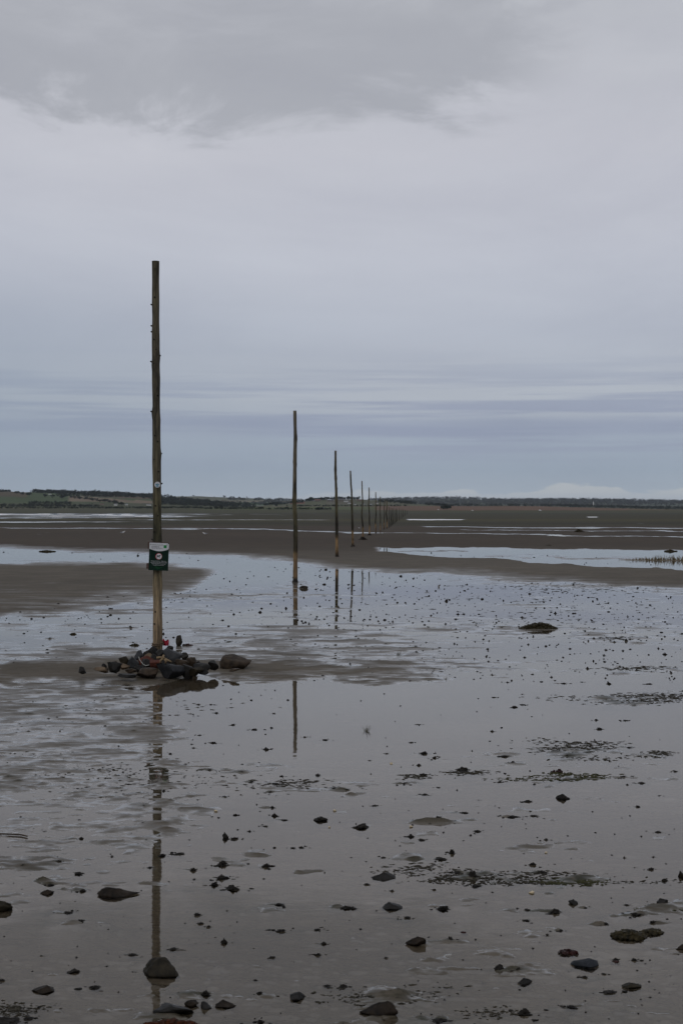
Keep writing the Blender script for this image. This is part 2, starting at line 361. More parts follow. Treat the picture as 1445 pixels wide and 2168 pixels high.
# ------------------------------------------------------------------ ground sheet
def macro(px, py, X, Y):
    """height of the flats in millimetres, and how weedy they are"""
    H = np.full(px.shape, -11.0); W = np.zeros(px.shape)
    def I(xs, ys): return np.interp(px, xs, ys)
    def band(top, bot, sof):
        t = I(*zip(*top)); b = I(*zip(*bot))
        return ss((py - t) / sof + .5) * ss((b - py) / sof + .5)
    def ell(x, y, a, b, p=1.): return np.exp(-(((px - x) / a) ** 2 + ((py - y) / b) ** 2) ** p)
    def put(m, h):
        nonlocal H
        H = H * (1 - m) + h * m
    # everything behind the main pool starts dry
    put(ss((I([-300, 0, 480, 620, 720, 1000, 1445, 1800], [1150, 1158, 1172, 1186, 1199, 1222, 1256, 1280]) - py) / 34 + .62), 11)
    put(ss((I([-300, 0, 480, 620, 720, 1000, 1445, 1800], [1143, 1150, 1163, 1176, 1186, 1204, 1232, 1255]) - py) / 14 + .5), 20)
    # left pool's far bank, right pool B
    mB = ss((px - 770) / 60) * band([(700, 1156), (1445, 1166)], [(700, 1160), (760, 1163), (900, 1176), (1150, 1190), (1445, 1212), (1800, 1226)], 3)
    put(mB, -16)
    put(mB * band([(900, 1172), (1445, 1182)], [(900, 1177), (1445, 1190)], 3) * ss((px - 950) / 100) * ss((1420 - px) / 60) * .72, 6)
    put(ss((px - 800) / 60) * ss((1010 - px) / 30) * band([(700, 1166), (1010, 1167)], [(700, 1168.5), (1010, 1170)], 1) * .8, 9)
    # creek lines
    put(band([(-300, 1114), (0, 1117.5), (480, 1118.6), (800, 1127), (1445, 1137.5), (1800, 1142)], [(-300, 1116), (0, 1119.5), (480, 1120.6), (800, 1128.6), (1445, 1139.4), (1800, 1145)], .7) * (.62 + .38 * ss((px - 250) / 500)), -9)
    put(ss((px - 850) / 90) * band([(850, 1114.6), (1445, 1117)], [(850, 1115.6), (1445, 1119.6)], .5), -7)
    put(ss((px - 900) / 120) * band([(850, 1119.6), (1445, 1124)], [(850, 1120.4), (1445, 1125.6)], .5), -5)
    put(ss((420 - px) / 200) * band([(0, 1104.4), (450, 1104)], [(0, 1107), (450, 1105)], .8), 0)
    put(ss((600 - px) / 500) * band([(0, 1128), (450, 1130)], [(0, 1129), (450, 1131)], 1) * .4, 0)
    put(band([(200, 1100), (700, 1100)], [(200, 1101.6), (700, 1101.2)], .5) * ss((px - 200) / 60) * ss((740 - px) / 90), 0)
    put(ss((px - 850) / 20) * ss((1000 - px) / 40) * band([(850, 1098.6), (1000, 1099.2)], [(850, 1101), (1000, 1100.6)], .4), -16)
    put(ss((640 - px) / 330) * band([(0, 1086.6), (700, 1087)], [(0, 1098.5), (330, 1096), (700, 1090)], .7), 1.6)
    put(ss((px - 1230) / 20) * ss((1275 - px) / 20) * band([(0, 1094.5), (1445, 1094.5)], [(0, 1095.6), (1445, 1095.6)], .3), -16)
    # big wet area: shallow and streaky in places
    put(ss((py - 1225) / 50) * ss((1440 - py) / 20), -.2); put(ell(700, 1222, 420, 18) * .8, -4); put(ell(625, 1262, 150, 26) * .8, -.3); put(ell(628, 1239, 60, 9), 3.)
    put(band([(-300, 1195), (0, 1191), (200, 1192), (350, 1197), (470, 1208), (480, 1300)], [(-300, 1312), (0, 1306), (150, 1292), (300, 1268), (400, 1240), (470, 1214), (480, 1290)], 34) * ss((540 - px) / 140), 14)
    put(ss((px - 620) / 30) * ss((1445 + 400 - px) / 100) * band([(600, 1189), (720, 1202), (1000, 1224), (1445, 1250)], [(600, 1196), (720, 1212), (1000, 1240), (1445, 1330)], 14) * .55, -1)
    put(ell(560, 1350, 360, 62) * .9, 2.)
    put(ell(330, 1330, 90, 60) * .6, -3.)
    put(ell(280, 1272, 210, 30) * .85, 6.)
    put(ell(90, 1345, 200, 34) * .9, -3)
    put(ell(1060, 1285, 280, 45) * .7, -3.6)
    put(ell(1250, 1395, 290, 40) * .8, -5)
    put(ell(200, 1400, 240, 18) * .9, 3.)
    put(band([(480, 1372), (620, 1365), (860, 1372), (1050, 1400)], [(480, 1430), (860, 1440), (1050, 1430)], 40) * ss((1080 - px) / 160) * ss((px - 440) / 80) * .9, 1.5)
    # bar of bare sand round the cairn and out to the right
    put(band([(-300, 1424), (0, 1423), (170, 1402), (330, 1390), (520, 1396), (620, 1402), (860, 1414), (990, 1428)], [(-300, 1436), (0, 1441), (170, 1446), (300, 1443), (440, 1433), (640, 1437), (860, 1447), (990, 1437)], 20) * ss((1010 - px) / 200), 10)
    # left: damp mud with pockets of water
    edge = I([-1, 1], [0, 0]) * 0 + np.interp(py, [1440, 1470, 1500, 1560, 1640, 1700, 1760, 1820, 1880, 1930], [290, 325, 350, 365, 420, 450, 400, 330, 200, -40])
    mL = ss((edge - px) / 160 + .5) * ss((py - 1438) / 10)
    put(mL, np.interp(py, [1440, 1480, 1560, 1680, 1800, 1900], [5, 3.6, 2.2, 1.3, -.3, -3.2]))
    put(ell(100, 1682, 45, 9), -7); put(ell(190, 1555, 60, 10) * .8, -5)
    put(ell(500, 1640, 170, 32) * .9, -1.2); put(ell(330, 1850, 200, 40) * .6, -3.5)
    put(ss((px - 620) / 200) * ss((py - 1560) / 60) * ss((2300 - py) / 60) * .6, -6.0); put(ell(850, 1690, 260, 90) * .5, -6.5); put(ss((py - 1990) / 80) * .7, -4.5)
    put(ell(640, 1672, 120, 12) * .7, -1.)
    put(ell(960, 1600, 130, 12) * .7, -2.8)
    for x, y, a, b, h in ((1340, 1482, 135, 15, 1.5), (1240, 1476, 70, 6, 1), (1235, 1590, 115, 20, 1), (1185, 1648, 75, 9, 2.5), (1120, 1866, 190, 15, -1.), (985, 1862, 60, 12, 1),
                          (1190, 1874, 80, 12, 1.5), (880, 1645, 30, 5, 2), (990, 1636, 30, 5, 2), (1395, 1925, 50, 6, 2), (1350, 1985, 70, 12, -2), (1345, 1415, 60, 5, -1),
                          (1280, 1330, 70, 5, -1), (1290, 1352, 40, 3, -1), (1010, 1862, 60, 9, 0), (330, 1872, 80, 9, 0), (820, 2120, 150, 26, -1.5), (1390, 1600, 40, 5, 0),
                          (380, 2142, 120, 16, 0), (30, 2160, 60, 12, 3), (150, 1832, 120, 10, 0), (760, 2150, 120, 10, -1), (1300, 2140, 140, 30, -3), (330, 2150, 75, 13, 2.5), (500, 1820, 90, 9, -1), (560, 1925, 70, 7, -1), (640, 1850, 60, 6, -1), (210, 1960, 100, 9, -2), (880, 1800, 60, 7, 0), (840, 1775, 70, 6, -1)):
        m = ell(x, y, a, b, 1.3)
        put(m, h); W = np.maximum(W, m * (1 if x > 870 and (1400 < y < 1900) else .35))
    fz_ = ss((1150 - py) / 40)
    H = H + fz_ * 5 * fbm(px / 150, py * .55, 131, 4, .6) + ss((1155 - py) / 20) * ss((py - 1080) / 10) * 5 * fbm(px / 30, py * 1.3, 151, 2)
    # far olive marsh
    W = np.maximum(W, band([(-400, 1103), (1800, 1103)], [(-400, 1113), (500, 1113), (860, 1115), (1800, 1112)], 2) * .55)
    return H, W

def build_ground():
    ys = list(np.arange(2600, 2190, -8.)) + list(np.arange(2190, 1700, -1.3)) + list(np.arange(1700, 1450, -.9)) + list(np.arange(1450, 1150, -.8)) + list(np.arange(1150, 1092, -.35)) + [1092, 1091.4, 1090.8, 1090.2, 1089.6, 1089, 1088.4, 1087.8, 1087.2, 1086.6, 1086]
    rr = [.02, .5, 1, 1.6, 2.3, 2.8] + [dist(y) for y in ys] + [1900, 2400, 3200, 4500, 6500, 9000]
    rr = np.array(sorted(set(rr)))
    fine = np.arctan(np.arange(-960, 961, 2.0) / F)
    rest = np.linspace(fine[-1], 2 * math.pi + fine[0], 130)[1:-1]
    th = np.concatenate([fine, rest]); nr, na = len(rr), len(th)
    R, T = np.meshgrid(rr, th, indexing='ij')
    X = R * np.sin(T); Y = R * np.cos(T)
    fr = Y > .6
    Ys = np.where(fr, Y, .6)
    px = np.where(fr, CX + F * X / Ys, CX + 3000 * np.sign(X)); py = np.where(fr, HY + CH * F / Ys, 9000)
    wy = np.minimum(py - HY, 300) * .035 * fbm(px / 95, np.log(np.maximum(py - HY, 1)) * 9, 91, 4, .55)
    H, W = macro(np.clip(px, -3000, 4500), py + wy, X, Y)
    H = np.where(fr & (py < 5000), H, -8.)
    cell = np.maximum(R * R / (CH * F) * np.where(py > 1700, 1.3, .85), R * 2 / F) * np.where(np.abs(px - CX) < 960, 1, 12)
    H = H + np.where((py > 1400) & (py < 1960) & (px > 850), W, 0) * 3.0 * fbm(X / .16, Y / .05, 201, 4, .65, cell, .05)
    def unit(a): 
        q = a[(py > 1150) & (py < 2200)]; return (a - q.mean()) / q.std()
    n = unit(fbm(X / 1.7, Y / 1.5, 3, 3, .5, cell, 1.5)) * 1.1
    n += unit(fbm(X / .46, Y / .36, 23, 4, .6, cell, .34)) * 1.5
    ridg = 1 - np.abs(fbm(X / .7 + .3 * n, Y / .5, 41, 3, .5, cell, .5))
    n += unit(ridg) * .9
    n += unit(fbm(X / .14, Y / .085, 57, 4, .7, cell, .085)) * 1.9
    n *= 1.05
    damp = ss((430 - px) / 200) * ss((py - 1440) / 20) * ss((1900 - py) / 120)
    n *= 1 - .42 * damp
    n += vnoise(X / 9, Y / 7, 77) * 2.2 * ss((1400 - py) / 200)
    calm = np.where(H < -9, .55, 1.25)
    H = H + n * calm * np.where(py < 1150, .6, 1.)
    H = H + .9 * unit(fbm(X / .05, Y / .035, 301, 4, .65, cell, .035)) * ss((py - 1440) / 100) * ss((H + 9) / 5)
    # cairn bank
    cx, cy = gp(335, 1412)
    H = H + 70 * np.exp(-(((X - cx) / .38) ** 2 + ((Y - cy) / .34) ** 2)) + 8 * np.exp(-(((X - cx - .1) / 1.1) ** 2 + ((Y - cy) / .7) ** 2))
    # skirts of mud under the lumps, with little tails
    rnd = random.Random(5)
    for (x, y, w) in LUMPS + [q for q in MID if q[2] > 6]:
        gx, gy = gp(x, y); r = math.hypot(gx, gy); t = math.atan2(gx, gy); s = w / F * r
        k = rnd.random(); a = s * rnd.uniform(.7, 1.3) * (1.9 if k < .3 else 1); b = s * rnd.uniform(.6, 1.0); amp = rnd.uniform(4, 9.5) * min(1, .3 + s / .07)
        if k > .8: amp *= .3
        r0, r1 = np.searchsorted(rr, [r - 3 * b, r + 3 * b]); j0, j1 = np.searchsorted(fine, [t - 5 * a / r, t + 4 * a / r])
        if r1 <= r0 or j1 <= j0: continue
        xs, yy = X[r0:r1, j0:j1] - gx + rnd.uniform(0, .6) * a, Y[r0:r1, j0:j1] - gy - b * .3
        q = np.exp(-((xs / a) ** 2 + (yy / b) ** 2))
        if k < .75: W[r0:r1, j0:j1] = np.maximum(W[r0:r1, j0:j1], .8 * np.exp(-((xs + a * .6) / (a * 1.9)) ** 2 - (yy / (b * 1.1)) ** 2))
        H[r0:r1, j0:j1] += amp * q * (1 + .5 * n[r0:r1, j0:j1] / 2.5)
    Z = H / 1000.
    farz = ss((R - 1150) / 350)
    Z = Z * (1 - farz) + farz * np.where(np.abs(px - CX) < 3000, .35, .35)
    Z = np.where(Y < .6, -.03, Z)
    v = np.stack([X, Y, Z], -1).reshape(-1, 3).astype(np.float32)
    i = np.arange(nr - 1)[:, None] * na; j = np.arange(na)[None, :]; j2 = (j + 1) % na
    q = np.stack([i + j, i + na + j, i + na + j2, i + j2], -1).reshape(-1, 4)[:, ::-1].astype(np.int32)
    me = bpy.data.meshes.new('tidal_flat')
    me.vertices.add(len(v)); me.vertices.foreach_set('co', v.ravel())
    me.loops.add(q.size); me.loops.foreach_set('vertex_index', q.ravel())
    me.polygons.add(len(q)); me.polygons.foreach_set('loop_start', np.arange(0, q.size, 4, dtype=np.int32)); me.polygons.foreach_set('loop_total', np.full(len(q), 4, dtype=np.int32))
    me.update(calc_edges=True)
    at = me.attributes.new('weed', 'FLOAT', 'POINT'); at.data.foreach_set('value', W.ravel().astype(np.float32))
    # colour of the far flats: brown sand, olive weed, dark marsh
    c = np.ones((nr, na, 3))
    def tint(m, col):
        for k in range(3): c[..., k] = c[..., k] * (1 - m) + col[k] * m
    tint(ss((1190 - py) / 40), (.51, .43, .345))
    tint(ss((1114 - py) / 2), (.46, .44, .20)); tint(ss((1106.5 - py) / 1.5) , (.52, .52, .22)); tint(ss((1100 - py) / 2), (.38, .40, .22))
    tint(ss((1109 - py) / .5) * ss((py - 1107) / .5), (.2, .18, .12))
    tint(ss((1103.5 - py) / .5) * ss((py - 1101.5) / .5) * ss((500 - px) / 100), (.3, .3, .22))
    tint(ss((1088.5 - py) / 1.0), (.3, .34, .2))
    ca = me.attributes.new('far', 'FLOAT_COLOR', 'POINT')
    ca.data.foreach_set('color', np.concatenate([c, np.ones((nr, na, 1))], -1).astype(np.float32).ravel())
    o = link('sand_flat', me, M['sand'])
    tag(o, 'wide grey brown tidal sand flat with puddled hollows', 'ground', kind='structure')
build_ground()

bm = bmesh.new()                                     # water surface
bmesh.ops.create_circle(bm, cap_ends=True, segments=96, radius=1450)
w = frombm('water', bm, M['water'], smooth=False)
tag(w, 'thin still water lying in the hollows of the sand', 'water', kind='structure')


# ------------------------------------------------------------------ poles
def pole_tone(kind, z, Hh, rnd):
    """wood colour by height: dark foot, tan scoured wood, dark weed line, grey-green bark"""
    foot, tan, dark, olive, grey = (.012, .010, .008), (.20, .135, .075), (.018, .016, .011), (.055, .052, .030), (.10, .093, .075)
    if kind == 0:
        st = [(0, (.20, .15, .10)), (.5, (.21, .165, .115)), (.85, (.15, .125, .085)), (1.05, (.085, .078, .048)), (1.25, (.05, .048, .030)), (1.5, (.06, .058, .036)), (1.8, (.085, .078, .054)), (2.8, (.075, .068, .052)), (5, (.072, .065, .048))]
    elif kind == 3:
        st = [(0, foot), (1.2, (.02, .018, .013)), (5, (.05, .046, .035))]
    elif kind == 1:
        st = [(0, foot), (.07, foot), (.13, (.14, .095, .055)), (.62, (.17, .12, .07)), (.72, (.03, .025, .016)), (1.0, (.04, .035, .022)), (1.25, olive), (1.7, (.08, .074, .045)), (2.4, (.10, .09, .07)), (5, (.11, .10, .08))]
    else:
        st = [(0, foot), (.12, (.05, .035, .02)), (.25, tan), (.62, tan), (.74, dark), (1.35, (.028, .024, .016)), (1.55, olive), (2.3, (.09, .082, .055)), (5, grey)]
    for (a, ca), (b, cb) in zip(st, st[1:]):
        if z <= b:
            t = max(0, (z - a) / (b - a)); return tuple(ca[i] * (1 - t) + cb[i] * t for i in range(3))
    return st[-1][1]
def pole(d, base, top, wbase, wtop, kind, seed, bends=(), knots=(), label='', seg=20):
    """base/top = photo pixels; widths in photo px"""
    rnd = random.Random(seed); s = d / F
    B = ap(base[0], base[1], d); T = ap(top[0], top[1], d)
    B.z = 0. if kind else .03
    Hh = T.z - B.z
    dz0 = -.15
    n = max(12, int(60 * min(1, 30 / d)))
    if kind == 3: n = 10
    zs = [dz0 + (Hh - dz0) * i / n for i in range(n + 1)]
    bm = bmesh.new(); rings = []; tones = []
    phase = rnd.uniform(0, 9)
    kn = list(knots) or [(rnd.uniform(.15, .97), rnd.uniform(0, 6.28), rnd.uniform(.15, .3)) for _ in range(7)]
    for z in zs:
        t = max(0, z / Hh)
        off = np.interp(t, [b[0] for b in bends], [b[1] for b in bends]) * s if bends else .25 * s * wbase * (math.sin(t * 7 + phase) + .6 * math.sin(t * 16 + phase * 2)) * math.sin(math.pi * t)
        cx = (T.x - B.x) * t + off; r = (wbase * (1 - t) + wtop * t) / 2 * s
        r *= 1 + .04 * math.sin(z * 6.1 + phase) + .03 * math.sin(z * 14.7 + phase * 2)
        ring = []
        for q in range(seg):
            a = 2 * math.pi * q / seg
            rr = r * (1 + .05 * mn.noise(Vector((math.cos(a) * 1.5, math.sin(a) * 1.5, z * 2.2 + seed))) + .03 * mn.noise(Vector((math.cos(a) * 5, math.sin(a) * 5, z * 6 + seed))))
            for (kt, ka, kw) in kn:
                dzk = (z - kt * Hh) / (.035 + .3 * r)
                da = (a - ka + math.pi) % (2 * math.pi) - math.pi
                rr += r * kw * (.55 if kind == 0 else 1) * math.exp(-dzk * dzk * (4 if kind == 0 else 1.5)) * math.exp(-(da / .5) ** 2)
            if kind and z < .06: rr *= 1 + 1.1 * (.06 - max(z, 0)) / .06 * .35
            ring.append(bm.verts.new((cx + rr * math.cos(a), rr * math.sin(a), z)))
        rings.append(ring); tones.append(pole_tone(kind, z, Hh, rnd))
    for A, C in zip(rings, rings[1:]):
        for q in range(seg): bm.faces.new((A[q], A[(q + 1) % seg], C[(q + 1) % seg], C[q]))
    cap = bm.faces.new(rings[-1]); cap.smooth = False
    nv = len(bm.verts)
    tn = [tones[i] for i in range(len(rings)) for _ in range(seg)]
    # stubs of cut side branches
    if knots:
        for (kt, ka, kw) in knots:
            if kw < .3: continue
            z = kt * Hh; t = kt
            r = (wbase * (1 - t) + wtop * t) / 2 * s
            cx = (T.x - B.x) * t + (np.interp(t, [b[0] for b in bends], [b[1] for b in bends]) * s if bends else 0)
            dr = Vector((math.cos(ka), math.sin(ka), .35)).normalized(); c0 = Vector((cx, 0, z))
            k0 = len(bm.verts)
            tube(bm, [c0 + dr * r * .7, c0 + dr * r * 1.15, c0 + dr * r * (1.1 + kw)], [.011, .009, .0065], 7)
            tn += [(.02, .018, .014)] * (len(bm.verts) - k0)
    me = bpy.data.meshes.new('marker_pole'); bm.to_mesh(me); bm.free()
    at = me.attributes.new('tone', 'FLOAT_COLOR', 'POINT')
    for i, c in enumerate(tn): at.data[i].color = (*c, 1)
    sm = [True] * len(me.polygons); me.polygons.foreach_set('use_smooth', sm)
    me.materials.append(M['pole'])
    o = bpy.data.objects.new('marker_pole', me); COL.objects.link(o); o.location = B
    tag(o, label, 'marker pole', 'line of wooden poles marking the way across the sands')
    return o, B, T

D1 = dist(1406)
k1 = [(.985, 2.2, .1), (.888, 3.14, .35), (.835, 3.14, .32), (.82, 3.3, .3), (.745, 3.14, .45), (.76, 0., .3), (.70, .1, .28), (.62, 3.2, .42), (.60, 0, .2), (.905, 4.6, .3), (.80, 4.4, .3), (.775, 4.9, .3), (.74, 4.4, .3),
      (.66, 5.2, .3), (.56, 4.5, .3), (.545, 5.1, .3), (.50, 4.3, .3), (.515, .1, .3), (.47, 5.2, .3), (.44, .1, .3), (.385, 4.5, .3), (.36, 5., .3), (.32, 4.2, .3), (.30, 3.1, .32), (.27, 5.1, .2), (.12, 4.4, .3), (.165, 4.6, .2), (.09, 4.2, .3), (.19, 0, .2)]
pole(D1, (334, 1406), (329.7, 553), 20.5, 15, 0, 1, [(0, 0), (.25, .6), (.5, 0), (.8, -.8), (1, 0)], k1,
     'nearest and tallest grey pole, rising from the stone heap and carrying the green notice', 28)
PL = [((624.8, 1233), (624, 869.4), 10, 7, 1, [(0, 0), (.2, .6), (.33, .9), (.45, -1.2), (.6, -.6), (.75, .2), (.85, 1.), (.93, .3), (1, 0)], 'second nearest pole, crooked, standing in wet sand with a brown stone at its foot'),
      ((713, 1180), (710, 954), 7.2, 4.6, 2, [(0, 0), (.3, .2), (.6, .3), (.8, -.8), (1, 0)], 'third nearest pole, with a black tide mark above an orange brown foot'),
      ((746.6, 1157.6), (741.4, 996.5), 5.2, 3.2, 2, [(0, 0), (.5, .7), (.75, 1.0), (.8, .2), (1, 0)], 'fourth nearest pole, leaning left at the top on dry brown sand'),
      ((768, 1143.5), (765.6, 1018), 4.0, 2.2, 2, (), 'fifth nearest pole, rising from a dark pointed heap of stones'),
      ((781.6, 1134), (780.7, 1032), 3.2, 2.1, 2, (), 'sixth nearest pole, standing in a small low dark heap'),
      ((795, 1129.4), (794.8, 1041.9), 2.8, 1.9, 2, (), 'seventh nearest pole, at the edge of the thin bright creek'),
      ((804.7, 1125.9), (804.2, 1051), 2.2, 1.4, 2, (), 'eighth nearest pole, slim, just beyond the bright creek'),
      ((812.2, 1121.3), (813.8, 1057.2), 2.2, 1.6, 2, (), 'ninth nearest pole, its top just above the skyline'),
      ((818.6, 1119.4), (818, 1059.8), 2.8, 2.2, 2, (), 'tenth nearest pole, the last thick dark one before the short far ones')]
HP = []
for i, (b, t, wb, wt, k, bends, lab) in enumerate(PL):
    dd = dist(b[1]); kn = ()
    if i == 0: kn = [(.94, 1.6, .12), (.84, 0, .26), (.70, 3.3, .25), (.69, 0, .25), (.48, 3.3, .3), (.38, 0, .18), (.27, 3.1, .22), (.55, 4.6, .2), (.8, 4.6, .2)]
    if i == 1: kn = [(.83, 3.14, .28), (.835, 0, .28), (.74, 0, .28), (.74, 3.1, .2), (.64, 0, .3), (.52, 0, .2), (.6, 4.6, .2)]
    HP.append(pole(dd, b, t, wb, wt, k, 20 + i, bends, kn, lab, 16 if i < 3 else 10))
far = [(823.2, 1117.6, 1070), (826.4, 1115, 1072), (829, 1113, 1073), (831.8, 1110.7, 1073), (834.8, 1109, 1074), (837.8, 1106, 1074), (840, 1103.7, 1074.5), (844.7, 1102, 1074), (849.4, 1098.6, 1075), (853, 1095.4, 1076), (857, 1092, 1077.5), (861, 1089.3, 1079)]
for i, (x, y, t) in enumerate(far):
    pole(dist(y), (x, y), (x, t + 3.2 - .15 * i), max(1.1, 1.9 - .08 * i), max(.6, .95 - .04 * i), 3, 60 + i, label='short far pole in the tight dark row converging on the horizon', seg=7)

# ------------------------------------------------------------------ waymark disc and notice on the first pole
def disc_mesh(r, th, seg=40):
    bm = bmesh.new(); bmesh.ops.create_cone(bm, cap_ends=True, segments=seg, radius1=r, radius2=r, depth=th)
    bmesh.ops.rotate(bm, verts=bm.verts, matrix=Matrix.Rotation(math.pi / 2, 3, 'X')); return bm
s1 = D1 / F
p = ap(333.4, 1026.2, D1 - .072)
d0 = frombm('waymark_disc', disc_mesh(.031, .004), M['swhite'], loc=p, smooth=False)
tag(d0, 'small round white waymark disc with a blue bird emblem nailed to the nearest pole', 'sign')
bm = bmesh.new()
def poly(bm, pts, y0, y1):
    a = [bm.verts.new((x, y0, z)) for x, z in pts]; b = [bm.verts.new((x, y1, z)) for x, z in pts]
    bm.faces.new(a); bm.faces.new(b[::-1])
    n = len(pts)
    for i in range(n): bm.faces.new((a[i], b[i], b[(i + 1) % n], a[(i + 1) % n]))
poly(bm, [(-.022, .006), (-.012, -.002), (-.014, -.014), (-.003, -.006), (.006, -.014), (.012, -.002), (.022, .008), (.010, .007), (.003, .002), (-.004, .006), (-.012, .010)], -.0046, -.0022)
poly(bm, [(-.018, -.016), (.018, -.016), (.012, -.022), (-.012, -.022)], -.0046, -.0022)
frombm('bird_emblem', bm, M['sblue'], d0, smooth=False)
bm = disc_mesh(.0042, .003, 12); e = frombm('nail_head', bm, M['steel'], d0, (0, -.004, .014), smooth=False)

SW, SH = .204, .288
sg = empty('notice_board', ap(336.3, 1178.6, D1 - .088))
sg.rotation_euler.y = math.radians(2.2)
tag(sg, 'green and white rectangular notice about dogs, nailed slightly tilted to the nearest pole', 'sign')
bm = bmesh.new(); box(bm, -SW / 2, SW / 2, -.002, .002, -SH / 2, SH / 2); frombm('panel', bm, M['sgreen'], sg, smooth=False)
hp = [(-SW / 2 + .001, SH / 2 - .001), (-SW / 2 + .001, SH / 2 - .064)] + [(-SW / 2 + .001 + (SW - .002) * t, SH / 2 - .064 - .023 * math.sin(math.pi * t) - .0 * t) for t in np.linspace(.05, .95, 18)] + [(SW / 2 - .001, SH / 2 - .060), (SW / 2 - .001, SH / 2 - .012), (SW / 2 - .014, SH / 2 - .001)]
bm = bmesh.new(); poly(bm, hp, -.0035, -.0022); hd = frombm('header', bm, M['swhite'], sg, smooth=False)
bm = bmesh.new(); box(bm, .048, .078, -.0052, -.0037, SH / 2 - .052, SH / 2 - .022); frombm('logo', bm, M['slogo'], hd, smooth=False)
d = frombm('dog_symbol', disc_mesh(.0335, .0012), M['sred'], sg, (.0, -.0030, .003), smooth=False)
frombm('white_disc', disc_mesh(.0295, .0012), M['swhite'], d, (.0015, -.0014, 0), smooth=False)
dog = [(-.019, .006), (-.020, -.004), (-.019, -.015), (-.014, -.015), (-.013, -.006), (-.008, -.003), (.004, -.003), (.005, -.015), (.010, -.015), (.010, -.002), (.013, .005), (.020, .008), (.021, .012), (.015, .016), (.012, .019), (.010, .015), (.006, .009), (-.008, .010), (-.015, .010), (-.021, .015), (-.023, .014)]
bm = bmesh.new(); poly(bm, dog, -.0034, -.0024); frombm('dog_silhouette', bm, M['sblack'], d, smooth=False)
def text(body, size, x, z, m, parent, name, align='LEFT', y=-.0042):
    cu = bpy.data.curves.new(name, 'FONT'); cu.body = body; cu.size = size; cu.align_x = align; cu.extrude = .0003
    t = bpy.data.objects.new(name, cu)
    dg = None
    COL.objects.link(t)
    bpy.context.view_layer.update()
    me = bpy.data.meshes.new_from_object(t); bpy.data.objects.remove(t)
    me.materials.clear()
    o = link(name, me, m, parent, (x, y, z), smooth=False); o.rotation_euler.x = math.pi / 2
    return o
text('NATURAL ENGLAND', .0125, -.076, SH / 2 - .026, M['sblack'], hd, 'heading')
text('Lindisfarne', .019, -.080, SH / 2 - .047, M['sblack'], hd, 'title')
text('National Nature Reserve', .0115, -.080, SH / 2 - .060, M['sblack'], hd, 'subtitle')
for i, t in enumerate(('Nesting shorebirds.   Dogs to be', 'kept under close control or on lead', 'and prevented from disturbing', 'nesting birds at all times')):
    text(t, .0118, 0, -.050 - i * .0138, M['swhite'], sg, 'text_line', 'CENTER', -.0028)
text('Please take litter home', .0085, 0, -.112, M['slogo'], sg, 'text_line', 'CENTER', -.0028)
text('Thank you', .0085, 0, -.123, M['slogo'], sg, 'text_line', 'CENTER', -.0028)
for x in (-.086, .084): frombm('screw', disc_mesh(.0045, .003, 12), M['steel'], sg, (x, -.0045, SH / 2 - .018), smooth=False)
for z, dx in ((SH / 2 - .034, 0), (-SH / 2 + .044, -.006)):
    bm = bmesh.new(); box(bm, -.120 + dx, .100 if dx == 0 else .09, .003, .022, z - .032, z + .040 - (.012 if dx else 0)); bmesh.ops.bevel(bm, geom=bm.edges[:], offset=.002, segments=1, affect='EDGES')
    frombm('batten', bm, M['batten'], sg, smooth=False)

